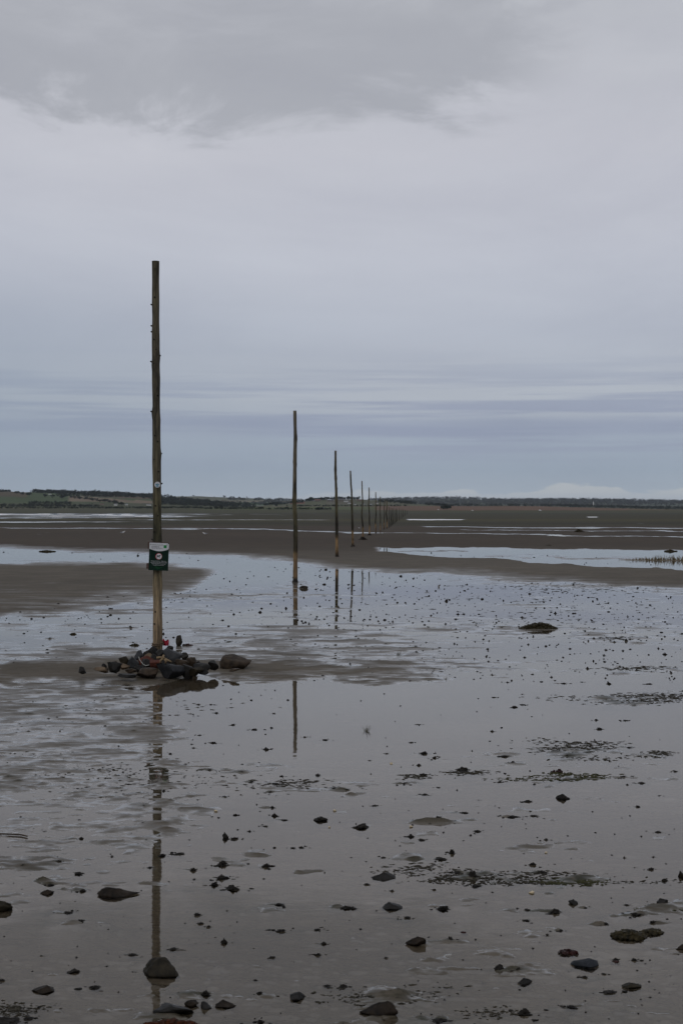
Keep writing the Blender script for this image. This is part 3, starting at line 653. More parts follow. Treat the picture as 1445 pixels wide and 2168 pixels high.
# ------------------------------------------------------------------ the cairn at the first pole
CA = [  # crop x, crop y centre, w, h, material, row (0 front, 1 middle, 2 back), label
    (160, 340, 48, 36, 'dark', 0, 'small black stone lying apart at the far left of the stone heap'),
    (268, 337, 100, 30, 'tan', 0, 'low tan stone at the left end of the stone heap'),
    (292, 316, 32, 26, 'dark', 0, None),
    (352, 320, 86, 54, 'dark', 0, 'squat dark stone at the left front of the heap, beside the low tan stone'),
    (345, 300, 52, 24, 'brown', .5, None),
    (415, 285, 62, 48, 'olive', 1, 'rounded olive brown stone on the left shoulder of the heap'),
    (412, 316, 66, 32, 'tan', .5, 'pale brown stone under the rounded olive stone'),
    (472, 292, 78, 66, 'slate', 1, 'blocky dark grey stone left of centre in the heap'),
    (504, 246, 64, 46, 'slate', 1.5, 'grey stone on the upper left of the heap'),
    (546, 240, 46, 34, 'dark', 2, None),
    (548, 280, 88, 52, 'redrock', 1, 'dark red stone in the middle of the heap left of the pole'),
    (590, 228, 54, 58, 'dark', 1.6, 'black stone leaning against the left side of the pole'),
    (568, 252, 56, 26, 'tan', 1.5, 'small tan stone wedged below the black stones left of the pole'),
    (552, 304, 70, 56, 'dark', .8, None),
    (607, 306, 76, 48, 'redrock', .7, 'brick red angular stone in front of the pole'),
    (550, 356, 146, 52, 'brown', 0, 'wide brown stone at the front of the heap'),
    (430, 375, 112, 20, 'dark', -.3, 'thin flat dark stone in front of the heap at its left'),
    (457, 346, 74, 26, 'brown', 0, None),
    (500, 330, 60, 40, 'dark', .4, None),
    (700, 342, 184, 84, 'slate', 0, 'largest slab, blue grey with a slanted face, at the front of the heap'),
    (703, 258, 138, 86, 'slate', 1.2, 'big dark grey stone on top of the heap right of the pole'),
    (690, 212, 54, 34, 'dark', 1.9, 'small black stone behind the top of the heap, below the red cloth'),
    (640, 246, 64, 54, 'dark', 1.2, None),
    (785, 258, 46, 44, 'dark', 1.7, None),
    (762, 291, 80, 32, 'brown', .8, 'flat brown stone on the slab right of the pole'),
    (826, 296, 66, 60, 'brown', 1, 'dark brown stone on the right shoulder of the heap'),
    (886, 324, 106, 46, 'dark', .4, 'long low black stone at the right of the heap'),
    (957, 309, 64, 46, 'dark', .6, 'rounded dark stone at the right end of the heap, next to the boulder'),
    (850, 347, 96, 44, 'olive', 0, 'dark olive stone at the right front of the heap'),
    (803, 345, 66, 72, 'dark', .1, None),
    (868, 300, 34, 24, 'dark', .8, None),
    (1085, 341, 64, 16, 'brown', .3, 'small flat brown stone in front of the large boulder'),
    (655, 300, 70, 60, 'dark', .9, None),
    (610, 270, 70, 50, 'dark', 1.2, None),
    (740, 300, 90, 60, 'dark', .9, None),
    (900, 350, 60, 26, 'dark', .1, None),
]
for i, (x, y, w, h, m, row, lab) in enumerate(CA):
    yg = 1438 - row * 15; d = dist(yg)
    X0, Y0 = 120 + x / 2.89, 1300 + y / 2.89
    rock('cairn_stone', X0, Y0 + h / 2 / 2.89, w / 2.89 * 1.04, h / 2.89 * 1.05, m, 100 + i, lab or 'small dark stone wedged among the bigger stones of the heap at the nearest pole', 'stone',
         'stones heaped at the foot of the nearest pole', d=d, depth=.85, sink=.3, rz=random.uniform(-.25, .25))
b = rock('boulder', 499, 1417, 68, 31, 'brown', 342, 'large smooth brown boulder lying on the sand just right of the stone heap', 'boulder', depth=.7, sink=.35, cuts=7, rough=.03)

def crumple(name, px, py, w, h, m, d, seed, label, cat):
    r = random.Random(seed); s = d / F; v = []; f = []; n = 9
    for i in range(n):
        for j in range(n):
            u, t = i / (n - 1) - .5, j / (n - 1) - .5
            q = Vector((u * 2, t * 2, seed))
            v.append((u * w * s * (1.1 - .5 * abs(t) + .2 * mn.noise(q * 2)), mn.noise(q * 2.3 + Vector((3, 0, 0))) * .05 + .02 * abs(u), (t + .25 * mn.noise(q * 1.7) + .35 * abs(u)) * h * s))
    for i in range(n - 1):
        for j in range(n - 1): f.append((i * n + j, (i + 1) * n + j, (i + 1) * n + j + 1, i * n + j + 1))
    o = fromarr(name, v, f, M[m], loc=ap(px, py, d)); md = o.modifiers.new('thick', 'SOLIDIFY'); md.thickness = .003
    o.modifiers.new('sub', 'SUBSURF').render_levels = 1
    return tag(o, label, cat)
crumple('red_cloth', 351, 1362, 13, 13, 'red', D1 + .02, 4, 'crumpled bright red cloth caught beside the foot of the nearest pole', 'cloth')
# ropes round the pole
def rope_loop(name, cx, cy, z, r, m, rad, turns, label):
    bm = bmesh.new(); pts = []
    for i in range(int(turns * 28) + 1):
        a = i / 28 * 2 * math.pi
        pts.append((cx + r * math.cos(a) * (1 + .04 * math.sin(a * 2.3)), cy + r * math.sin(a), z + .008 * math.sin(a + .6) + i * .0006))
    pts += [(cx - r * .6, cy - r * 1.3, z - .03), (cx - r * .2, cy - r * 1.5, z - .07)]
    tube(bm, pts, rad, 6)
    return tag(frombm(name, bm, M[m]), label, 'rope')
q = ap(334, 1367, D1)
rope_loop('rope', q.x, q.y, q.z, .058, 'rope', .006, 2.2, 'brown rope tied round the foot of the nearest pole above the stones')
bm = bmesh.new(); dd = dist(1428)
tube(bm, [ap(120 + x / 2.89, 1300 + y / 2.89, dd - .12) for x, y in ((503, 262), (508, 280), (520, 296), (532, 310), (545, 316), (566, 312))], .0035, 5)
tag(frombm('twine', bm, M['twine']), 'pale twine trailing over the dark stones at the left of the heap', 'string')
bm = bmesh.new()
for pts in (((612, 268), (640, 266), (655, 272), (680, 286), (698, 296)), ((655, 272), (650, 262), (655, 252)), ((650, 270), (638, 284), (632, 300)), ((660, 276), (668, 290), (664, 302))):
    n = len(pts); tube(bm, [ap(120 + x / 2.89, 1300 + y / 2.89, dd - .16) + Vector((0, .01 * i, 0)) for i, (x, y) in enumerate(pts)], [.012 - .004 * i / n for i in range(n)], 7)
tag(frombm('driftwood', bm, M['antler']), 'yellowish forked piece of driftwood lying on top of the stone heap', 'driftwood')

# cut-off stump post behind the heap
dS = dist(1367)
st = empty('stump_post', ap(379, 1367, dS)); st.location.z = 0
tag(st, 'short rotten wooden stump standing in the wet sand just behind the stone heap', 'post')
v, f = rock_arr(14 / F * dS, 14 / F * dS, 27 / F * dS, 51, 6); fromarr('post', v, f, M['olive'], st, (0, 0, 12.5 / F * dS * .72))
def weed_mesh(w, d, h, n, seed, r=(.006, .018)):
    rnd = random.Random(seed); V = []; Fc = []; iv, fi = ICO[1]
    for k in range(n):
        a = rnd.uniform(0, 6.283); q = rnd.random() ** .6
        x, y = math.cos(a) * q * w / 2, math.sin(a) * q * d / 2
        zt = h * (1 - q ** 1.5) * rnd.uniform(.0, 1.15)
        rr = rnd.uniform(*r)
        M3 = Matrix.Rotation(rnd.uniform(0, 3), 3, 'Z') @ Matrix.Diagonal((1.6, .8, .7)) @ Matrix.Rotation(rnd.uniform(-.8, .8), 3, 'X')
        b0 = len(V)
        for p in iv: V.append(tuple(M3 @ (Vector(p) * rr * (.6 + 1.1 * rnd.random())) + Vector((x, y, zt))))
        Fc += [tuple(i + b0 for i in t) for t in fi]
    return V, Fc
V, Fc = weed_mesh(.14, .06, .02, 60, 3, (.004, .009)); wo = fromarr('weed_strand', V, Fc, M['wrack_red'], st, (.1, .0, .004))

# ------------------------------------------------------------------ stones and weed in the pools
M['wetbrown'] = simple('wet_brown_stone', (.005, .004, .003), (.030, .021, .014), 28, .6, .6, spec=.15)
M['wetolive'] = simple('wet_olive_stone', (.005, .0045, .003), (.036, .029, .018), 22, .6, .6, spec=.15)
M['wetslate'] = simple('wet_slate_stone', (.010, .012, .015), (.030, .034, .042), 22, .55, .6, spec=.2)
ROCKS = [
    (247, 1893, 88, 14, 'brown', 1, 'large flat dark stone in clear water, left of the pole reflection', .6),
    (3, 1926, 54, 17, 'olive', 2, 'dark rounded stone cut by the left edge of the picture', .8),
    (342, 2059, 73, 30, 'olive', 3, 'big peaked stone with a tan top in the water at the lower left', .8),
    (92, 2097, 43, 10, 'brown', 4, 'flat reddish brown stone at the lower left', .8),
    (812, 1857, 47, 9, 'dark', 5, 'black stone in the water at right of centre, with a pointed reflection', .7),
    (829, 1921, 40, 11, 'dark', 6, 'dark rounded stone below the black pointed one', .8),
    (881, 1999, 45, 16, 'brown', 7, 'dark brown notched stone in the lower middle right', .8),
    (628, 2114, 32, 12, 'dark', 8, 'small black stone near the bottom, in the middle', .9),
    (803, 2142, 76, 26, 'brown', 9, 'large rough brown stone at the bottom right of centre', .8),
    (369, 2142, 82, 16, 'dark', 10, 'large black stone behind the rusty seaweed at the bottom', .7),
    (406, 2128, 32, 11, 'brown', 19, 'brown stone touching the right side of the large black bottom stone', .8),
    (435, 2133, 25, 13, 'dark', 11, 'small square black stone beside the rusty seaweed', .8),
    (477, 2129, 40, 11, 'brown', 12, 'low brown stone right of the small square black one', .8),
    (1238, 2043, 57, 14, 'slate', 13, 'flat blue grey slate with a slanted top at the lower right', .6),
    (1110, 2080, 30, 10, 'dark', 14, 'black loaf shaped stone at the lower right', .8),
    (1057, 2052, 21, 11, 'mud', 15, 'small knobbly dark stone left of the flat slate', .8),
    (1336, 2090, 41, 9, 'olive', 16, 'slanting brown stone near the right edge at the bottom', .7),
    (1212, 1913, 20, 9, 'dark', 17, 'small round black stone at the right, below the weedy patch', .9),
    (1402, 1911, 25, 9, 'dark', 18, 'black stone near the right edge, below the weedy patch', .9),
    (1443, 1856, 16, 12, 'brown', 20, 'brown stone cut by the right edge beside the weedy patch', .9),
    (1442, 2008, 26, 9, 'brown', 21, 'dark stone cut by the right edge in the lower right', .9),
    (100, 1891, 26, 8, 'brown', 22, 'small pointed brown stone left of the large flat one', .9),
    (643, 1246, 19, 6, 'brown', 23, 'brown stone lying right of the foot of the second pole', .8),
    (12, 2166, 66, 12, 'mud', 24, 'low dark lump at the bottom left corner', .7),
    (155, 2058, 27, 7, 'mud', 25, 'small ragged dark lump left of the big peaked stone', .7),
    (477, 1774, 14, 12, 'mud', 26, 'upright dark knob of mud left of centre', .8),
    (763, 1752, 30, 8, 'mud', 27, 'broad dark mud cone near the centre', .8),
    (680, 1737, 30, 8, 'mud', 28, 'flat topped dark mud lump left of the broad mud cone', .8),
    (1190, 1691, 26, 10, 'mud', 29, 'peaked dark mud lump in the clear water at the right', .8),
]
for (x, y, w, h, m, sd, lab, dp) in ROCKS:
    rock('rock' if m != 'mud' else 'mud_mound', x, y, w, h * 1.08, {'brown': 'wetbrown', 'olive': 'wetolive', 'slate': 'wetslate'}.get(m, m), sd + 500, lab, 'rock' if m != 'mud' else 'mud mound', z0=.0, depth=dp, sink=.5, cuts=12 if m != 'mud' else 4, rough=.15 if m != 'mud' else .45, taper=.55 if m != 'mud' else .8)

def weed(px, py, w, h, m, n, seed, label, depth=.5, r=(.006, .016), extra=0):
    gx, gy = gp(px, py); s = gy / F
    V, Fc = weed_mesh(w * s, w * s * depth, h * s, n, seed, r)
    o = fromarr('seaweed_clump', V, Fc, M[m], loc=(gx, gy, .001), smooth=False)
    return tag(o, label, 'seaweed')
weed(1140, 1331, 78, 11, 'weed', 900, 1, 'long dark brown seaweed clump floating in the pool at the right', .35, (.007, .022))
weed(362, 2180, 140, 13, 'wrack', 330, 2, 'rusty orange seaweed at the bottom edge in front of the black stones', .35, (.007, .015))
weed(1330, 1983, 62, 10, 'weed', 260, 3, 'reddish brown seaweed clump near the right edge', .5, (.005, .014))
weed(1380, 1975, 40, 6, 'weed', 120, 4, 'smaller seaweed clump just behind the reddish brown one at the right', .5, (.004, .010))
weed(1200, 2018, 34, 7, 'wrack_red', 34, 5, 'dark red seaweed tuft above the flat slate', .6, (.004, .01))
weed(285, 1367, 19, 4, 'weed', 70, 6, 'small dark seaweed scrap left of the stone heap', .5, (.006, .012))
weed(1180, 1634, 30, 4, 'wrack_red', 16, 7, 'dark red seaweed scraps lying in the clear water at the right', .6, (.003, .009))
weed(155, 1343, 15, 3, 'weed', 40, 10, 'thin dark scrap of seaweed in the pale pool at the left', .4, (.005, .012))
weed(1418, 1167.5, 24, 2.5, 'weed', 70, 11, 'dark seaweed line on the far edge of the right hand pool', .4, (.02, .05))
weed(100, 1168, 34, 2, 'weed', 70, 12, 'dark seaweed line in the far pool at the left', .3, (.02, .05))
weed(1160, 1156, 10, 1.5, 'weed', 30, 13, 'dark scrap on dry sand before the right hand pool', .3, (.02, .05))
weed(768, 1143.5, 14, 7, 'mud', 80, 14, 'dark pointed heap round the foot of the fifth pole', 1, (.02, .06))
weed(781.6, 1134, 8, 3, 'mud', 60, 15, 'small low dark heap round the foot of the sixth pole', 1, (.02, .06))
weed(747.5, 1158, 8, 3, 'mud', 50, 16, 'dark weed gathered at the foot of the fourth pole', 1, (.015, .05))
weed(1225, 1127, 19, 5, 'weed', 90, 17, 'brown grassy hummock on the far sand at the right', .6, (.04, .12))

def tuft(px, py, h, n, seed, m, label, spread=.5, width=.004, cat='grass tuft', base=.01, name='grass_tuft'):
    gx, gy = gp(px, py); s = gy / F; rnd = random.Random(seed); bm = bmesh.new()
    for k in range(n):
        a = rnd.uniform(0, 6.283); ln = h * s * rnd.uniform(.45, 1); tl = rnd.uniform(.1, 1) * spread
        b = Vector((rnd.gauss(0, base), rnd.gauss(0, base), -.01)); dr = Vector((math.cos(a) * tl, math.sin(a) * tl, 1)).normalized()
        pts = [b + dr * ln * t + Vector((math.cos(a), math.sin(a), -.6)) * ln * .25 * t * t * tl for t in (0, .35, .7, 1)]
        tube(bm, pts, [width, width * .8, width * .5, width * .12], 4)
    k_ = 2.6 if cat == 'reeds' else .7
    bmesh.ops.create_icosphere(bm, subdivisions=2, radius=1, matrix=Matrix.Diagonal((base * k_ + .004, base * k_ * .8 + .003, .010 if cat == 'reeds' else .004, 1)))
    return tag(frombm(name, bm, M[m], loc=(gx, gy, 0)), label, cat)
tuft(776, 1548, 21, 14, 1, 'blade', 'green grass tuft with a mirror image in clear water near the middle', .75, .0022)
tuft(843, 1387, 12, 12, 2, 'blade', 'pale grass tuft on the wet sand right of the poles', .6, .003)
tuft(943, 1438, 8, 9, 3, 'blade', 'tiny yellow green tuft at the right end of the sand bar', .7, .0025)
tuft(928, 1243, 9, 9, 4, 'reed', 'small brown tuft in the far speckled pool', .5, .005)
tuft(980, 1974, 9, 5, 5, 'wrack_red', 'row of tiny red brown seedlings in the water at the lower right', .8, .003)
tuft(1302, 2036, 16, 9, 6, 'wrack_red', 'star shaped dark seaweed sprig near the flat slate', 1.6, .003)
for i, (x, y, h, w) in enumerate(((1352, 1186, 8, .5), (1392, 1186, 15, .55), (1410, 1186, 9, .5), (1437, 1187, 16, .5), (1375, 1186, 8, .4), (1460, 1187, 12, .5))):
    tuft(x, y, h, 46, 10 + i, 'reed', ['low leftmost reed patch in the right hand pool', 'tall pointed reed patch in the right hand pool', 'low reed patch between the two tall ones', 'tall reed patch cut by the right edge', 'thin reed patch between the leftmost and the tall pointed one', 'reed patch at the right edge'][i], .5, .010, 'reeds', w * .5, 'reed_patch')

for i, (x, y, w, lab) in enumerate(((828, 1617, 7, 'orange tinted shell in a puddle right of centre, among dark lumps'), (457, 1718, 8, 'pale shell left of centre'), (708, 1717, 7, 'pale shell near the middle, above the mud cones'), (870, 1751, 8, 'small cream shell beside a flat mud lump'),
                            (1124, 1891, 12, 'bright cream shell below the weedy patch at the right'), (697, 1752, 5, 'tiny pale shell below the flat topped mud lump'), (1155, 1806, 6, 'faint orange shell in clear water at the right'))):
    v, f = rock_arr(w / F * dist(y), w / F * dist(y) * .8, w / F * dist(y) * .55, 800 + i, 2, 3, .1)
    tag(fromarr('shell', v, f, M['shell'], loc=(*gp(x, y), .003)), lab, 'shell')
# thin weed and mud flakes lying flat in the puddles
def flakes(cx, cy, a, b, n, m, label, seed, smin=.0018, smax=.0085):
    rnd = random.Random(seed); V, Fc = [], []
    cl = [(rnd.gauss(0, .55), rnd.gauss(0, .55)) for _ in range(16)]
    for k in range(n):
        q = rnd.choice(cl); x = cx + a * (q[0] + rnd.gauss(0, .34)); y = cy + b * (q[1] + rnd.gauss(0, .2))
        if y < 1100: continue
        gx, gy = gp(x, y); r = rnd.uniform(smin, smax) * (gy / 9); el = rnd.uniform(1.2, 4.5); b0 = len(V); ns = 7; z = rnd.uniform(.0008, .003)
        an = rnd.gauss(0, .25); ca, sa = math.cos(an), math.sin(an)
        for t in range(ns):
            w_ = 2 * math.pi * t / ns; rr = r * rnd.uniform(.45, 1.2); u, v_ = rr * el * math.cos(w_), rr * math.sin(w_)
            V.append((gx + u * ca - v_ * sa, gy + u * sa + v_ * ca, z - .0015))
        V.append((gx, gy, z + r * rnd.uniform(.05, .3)))
        V.append((gx, gy, z - .004))
        for t in range(ns): Fc += [(b0 + t, b0 + (t + 1) % ns, b0 + ns), (b0 + (t + 1) % ns, b0 + t, b0 + ns + 1)]
    tag(fromarr('algae_patch', V, Fc, M[m]), label, 'algae', kind='stuff')
for i, (x, y, a, b, n, m, lab) in enumerate((
        (1340, 1482, 110, 13, 700, 'algae', 'largest dark weedy smear, on the sand at the right edge'),
        (1225, 1588, 95, 16, 520, 'algae', 'broken dark weedy smears right of centre'),
        (1395, 1598, 45, 7, 120, 'algae', 'small dark weedy smear near the right edge'),
        (1185, 1648, 70, 8, 420, 'algae_green', 'green brown weed mat in the clear water at the right'),
        (985, 1636, 45, 5, 110, 'algae', 'narrow weedy streak at right of centre'),
        (1120, 1862, 170, 14, 560, 'algae', 'long dark weedy smear across the lower right'),
        (1210, 1868, 55, 8, 340, 'algae_green', 'olive green patch within the long lower right smear'),
        (960, 1858, 50, 8, 200, 'algae', 'left end of the long lower right smear'),
        (1395, 1926, 40, 6, 200, 'algae_green', 'green weed streak at the right edge'),
        (885, 1643, 30, 4, 80, 'algae', 'thin streak of weed near the centre'),
        (1340, 1415, 70, 6, 160, 'algae', 'faint weed streaks on the wet sand at the right'),
        (1290, 1352, 50, 3, 90, 'algae', 'faint narrow weed line at the right'),
        (870, 1835, 60, 12, 160, 'algae', 'muddy smear right of centre, above the black pointed stone'),
        (620, 1662, 90, 14, 160, 'algae', 'brown muddy wisps left of centre'),
        (790, 2115, 110, 20, 200, 'algae', 'dirty weedy patch round the large bottom stone'),
        (1040, 2145, 60, 12, 90, 'algae', 'dark muddy wisps at the bottom right'),
        (30, 2140, 60, 14, 180, 'algae', 'dark weedy mud at the bottom left corner'),
        (180, 1400, 120, 12, 260, 'algae', 'thin dark scraps on the wet sand left of the stone heap'),
        (150, 1500, 190, 30, 300, 'algae', 'dark scraps over the damp mud at the left'),
        (230, 1640, 200, 40, 300, 'algae', 'dark scraps over the streaky mud at the lower left'),
        (560, 1375, 180, 22, 330, 'algae', 'dark scraps on the wet sand right of the stone heap'),
        (120, 1238, 190, 26, 260, 'algae', 'fine dark flecks on the bare sand at the left'),
        (330, 1262, 120, 14, 160, 'algae', 'fine dark flecks on the sand behind the nearest pole'),
        (760, 1420, 170, 14, 160, 'algae', 'fine dark flecks on the sand bar right of the boulder'),
        (1250, 1245, 260, 10, 220, 'algae', 'fine dark flecks along the far edge of the speckled pool'),
        (560, 1150, 330, 12, 90, 'algae', 'scattered flecks on the far bare sand'),
        (1180, 1300, 300, 50, 420, 'algae', 'fine dark streaks over the far speckled pool'))):
    flakes(x, y, a, b, n, m, lab, 400 + i)
# fallen thin stick
bm = bmesh.new(); tube(bm, [Vector((*gp(x, y), .006)) for x, y in ((-5, 1768), (20, 1768.6), (45, 1770), (58, 1773))], .004, 6)
tag(frombm('stick', bm, M['brown']), 'thin curved stick lying on the mud at the left edge', 'stick')

# ------------------------------------------------------------------ mud lumps: one mesh per kind, copied
protos = []
for k in range(14):
    rnd = random.Random(k + 900); V = []; Fc = []
    nb = rnd.choice([1, 2, 3, 4, 5])
    for b in range(nb):
        iv, fi = ICO[4 if b == 0 else 3]
        sc = 1 if b == 0 else rnd.uniform(.25, .65); ox = 0 if b == 0 else rnd.uniform(-.6, .6); oy = 0 if b == 0 else rnd.uniform(-.4, .4)
        b0 = len(V)
        hgt = rnd.uniform(.32, .62)
        for p in iv:
            n_ = mn.fractal(Vector(p) * 2.0 + Vector((k * 3.1, b * 5., 0)), 1., 2., 5) * .95
            q = Vector(p) * (.5 * sc * (1 + n_))
            rad_ = math.hypot(p[0], p[1]); pk = 1.7 - 1.3 * rad_ if k % 2 else 1.05
            V.append((q.x * (1.35 if k % 3 else 1.0) + ox, q.y * .85 + oy, q.z * hgt * 2 * (max(pk, .25) if q.z > 0 else .4) + .02))
        Fc += [tuple(i + b0 for i in t) for t in fi]
    me = bpy.data.meshes.new('mud_lump'); me.from_pydata(V, [], Fc); me.update(); me.materials.append(M['mud']); me.polygons.foreach_set('use_smooth', [True] * len(me.polygons))
    protos.append(me)
allL = sorted(LUMPS + MID, key=lambda q: -q[2])
inview = [q for q in allL if 0 <= q[0] <= 1445]
big = set(inview[:285])
rnd = random.Random(3)
SV, SF = [], []
iv1, fi1 = ICO[1]
for q in allL:
    x, y, w = q
    gx, gy = gp(x, y); W = w / F * gy
    if q in big:
        o = bpy.data.objects.new('mud_lump', rnd.choice(protos)); COL.objects.link(o)
        o.location = (gx, gy, .0015); k = W * .62; fl = rnd.choice([.25, .35, .5, .6, .8]) if y > 1440 else rnd.uniform(.6, 1.)
        o.scale = (k, k, k * fl); o.rotation_euler.z = rnd.choice([0, math.pi]) + rnd.uniform(-.5, .5)
        if y > 1440: tag(o, 'small ragged dark mud lump poking out of the shallow water in the foreground', 'mud lump', 'mud lumps in the foreground pools')
        else: tag(o, 'tiny dark speck of mud in the far speckled pool beyond the stone heap', 'mud lump', 'mud specks in the far pools')
    else:
        b0 = len(SV); hh = rnd.uniform(.5, 1.1); wx = rnd.uniform(.8, 1.5)
        for p in iv1:
            j = 1 + rnd.uniform(-.3, .3)
            SV.append((gx + p[0] * W / 2 * j * wx, gy + p[1] * W / 2 * j, p[2] * W / 2 * hh * j))
        SF += [tuple(i + b0 for i in t) for t in fi1]
for (x, y, w) in LUMPS:
    gx, gy = gp(x, y); W = w / F * gy
    for _ in range(rnd.randint(2, 9)):
        ox, oy = rnd.gauss(0, .75) * W, rnd.gauss(0, .5) * W; r = W * rnd.uniform(.04, .16); b0 = len(SV); el = rnd.uniform(1, 2.6); hh = rnd.uniform(.2, .8)
        for p in iv1:
            j = 1 + rnd.uniform(-.4, .4); SV.append((gx + ox + p[0] * r * j * el, gy + oy + p[1] * r * j, p[2] * r * hh * j + .0005))
        SF += [tuple(i + b0 for i in t) for t in fi1]
tag(fromarr('mud_specks', SV, SF, M['mud']), 'countless tiny dark specks of mud over the wet sand', 'mud specks', kind='stuff')

# ------------------------------------------------------------------ gulls
def gull(px, py, w, flip, label):
    d = dist(py); t = empty('gull', (*gp(px, py), 0), math.pi if flip else 0)
    k = w / F * d / .42
    bm = bmesh.new()
    # body, neck and head as one skin of rings along a curve, beak side +x
    prof = [(-.24, .13, .004), (-.17, .135, .03), (-.08, .135, .062), (.02, .145, .075), (.09, .165, .06), (.13, .20, .04), (.155, .235, .034), (.185, .25, .036), (.215, .245, .022), (.228, .243, .006)]
    tube(bm, [(x * k, 0, z * k) for x, z, r in prof], [r * k for x, z, r in prof], 12)
    frombm('body', bm, M['white'], t)
    bm = bmesh.new(); tube(bm, [(.222 * k, 0, .243 * k), (.25 * k, 0, .24 * k), (.272 * k, 0, .232 * k)], [.009 * k, .007 * k, .003 * k], 6); frombm('beak', bm, M['yellow'], t)
    for sy in (-1, 1):
        v, f = ICO[2]; vv = v * np.array([.17, .012, .045]) * k + np.array([-.07, sy * .058, .155]) * k
        fromarr('wing', vv, f, M['greywing'], t)
        bm = bmesh.new(); tube(bm, [(.02 * k, sy * .03 * k, .09 * k), (.025 * k, sy * .03 * k, .04 * k), (.02 * k, sy * .03 * k, -.01)], .005 * k, 5); frombm('leg', bm, M['yellow'], t)
    tag(t, label, 'gull', 'white gulls resting on the sand'); return t
gull(260, 1130.5, 9.5, False, 'white gull on the brown sand left of the nearest pole')
gull(434, 1133, 9.5, True, 'white gull on the brown sand between the nearest and second poles')
gull(760, 1119, 4, True, 'tiny white gull left of the fifth pole near the bright creek')

# ------------------------------------------------------------------ land beyond the flats
def fieldcol(px, py, base):
    return base
def hill(name, label, d0, d1, ridge, z0, cols, nx=260, nt=26, rough=1.0, back=.25, seed=0):
    """land rising from d0 to its crest at d1; ridge = crest rows in the photo; cols = (px0, px1, py0, py1 (left), py0, py1 (right), colour)"""
    xs = np.linspace(ridge[0][0], ridge[-1][0], nx)
    ry = np.interp(xs, [q[0] for q in ridge], [q[1] for q in ridge])
    V = np.zeros((nt + 4, nx, 3)); C = np.zeros((nt + 4, nx, 4)); C[..., 3] = 1
    for i in range(nt + 4):
        t = i / (nt - 1)
        if i < nt: d = d0 + (d1 - d0) * t; e = t ** 1.15
        else: d = d1 * (1 + back * (i - nt + 1) / 4); e = 1 - .3 * ((i - nt + 1) / 4) ** 2
        zr = CH - (ry - HY) / F * d1
        X = (xs - CX) / F * d
        z = z0 + (zr - z0) * e + rough * fbm(X / (d1 * .03), np.full(nx, d / (d1 * .05)), seed + 5, 3) * e * (1 - .0 * t)
        V[i, :, 0] = X; V[i, :, 1] = d; V[i, :, 2] = z
        py = HY - (z - CH) / d * F
        c = np.tile(np.array(cols[0]), (nx, 1)).astype(float)
        for (x0, x1, a0, b0, a1, b1, col) in cols[1:]:
            tt = np.clip((xs - x0) / max(1, x1 - x0), 0, 1); m = (xs >= x0) & (xs <= x1) & (py >= a0 + (a1 - a0) * tt) & (py <= b0 + (b1 - b0) * tt)
            c[m] = col
        C[i, :, :3] = c
    f = [(i * nx + j, i * nx + j + 1, (i + 1) * nx + j + 1, (i + 1) * nx + j) for i in range(nt + 3) for j in range(nx - 1)]
    o = fromarr(name, V.reshape(-1, 3), f, M['field'])
    a = o.data.attributes.new('field', 'FLOAT_COLOR', 'POINT'); a.data.foreach_set('color', C.astype(np.float32).ravel())
    tag(o, label, 'land', kind='structure')
    def top(px, py=None, t=1.0):                     # a point on the land
        if py is None:
            d = d0 + (d1 - d0) * t; i = min(nt - 1, int(round(t * (nt - 1))))
            return Vector(((px - CX) / F * d, d, float(np.interp(px, xs, V[i, :, 2]))))
        best = None
        for i in range(nt):
            z = float(np.interp(px, xs, V[i, :, 2])); d = V[i, 0, 1]; e = abs(HY - (z - CH) / d * F - py)
            if best is None or e < best[0]: best = (e, Vector(((px - CX) / F * d, d, z)))
        return best[1]
    return top
GR, GR2, OL, BR, TN, DKG = (.045, .065, .028), (.06, .08, .038), (.055, .055, .028), (.095, .062, .045), (.14, .115, .08), (.02, .028, .016)
shore = hill('shore_land', 'low grassy and ploughed land at the far edge of the flats', 1450, 2050,
     [(-700, 1074.5), (0, 1075), (300, 1076), (480, 1075), (600, 1071.5), (850, 1071), (1150, 1072), (1300, 1076), (1450, 1080), (2200, 1081)], .2,
     [(.05, .05, .028), (-700, 560, 1070, 1076.5, 1070, 1076.5, OL), (0, 65, 1068, 1076, 1068, 1076, TN), (430, 850, 1060, 1079, 1060, 1079, (.07, .08, .038)), (630, 700, 1060, 1074, 1060, 1074, (.06, .085, .035)), (560, 850, 1060, 1073, 1060, 1073, (.09, .075, .05)),
      (800, 1330, 1060, 1080.3, 1060, 1080.3, (.11, .068, .048)), (1330, 2200, 1060, 1080, 1060, 1081.3, (.10, .07, .04))], rough=.25, seed=1)
left = hill('left_hill', 'green and brown farmed hill rising at the left', 2200, 3300,
     [(-700, 1052), (-200, 1045), (0, 1040), (60, 1041), (150, 1042.5), (250, 1044), (330, 1052), (420, 1062), (520, 1070), (640, 1076)], 0,
     [GR, (-700, 60, 1040, 1052, 1040, 1052, (.07, .055, .035)), (-700, 560, 1063, 1080, 1066, 1080, (.05, .055, .03)), (145, 330, 1049, 1061, 1062, 1066, (.15, .115, .085)), (130, 420, 1043, 1047, 1045, 1058, (.05, .062, .035)), (170, 420, 1047.5, 1050, 1056, 1062, (.08, .06, .042))], rough=3, seed=2)
mid = hill('village_hill', 'low green hill with a farm village in the centre', 2300, 2900,
     [(520, 1077), (600, 1067), (640, 1061), (690, 1058), (760, 1057.5), (800, 1059), (850, 1064), (920, 1069), (1020, 1077)], 0,
     [(.07, .075, .045), (600, 645, 1055, 1066.5, 1055, 1066.5, (.12, .05, .035)), (690, 750, 1058, 1068, 1058, 1068, (.08, .075, .055)), (760, 900, 1050, 1068, 1050, 1068, (.075, .075, .05))], rough=2, seed=3)
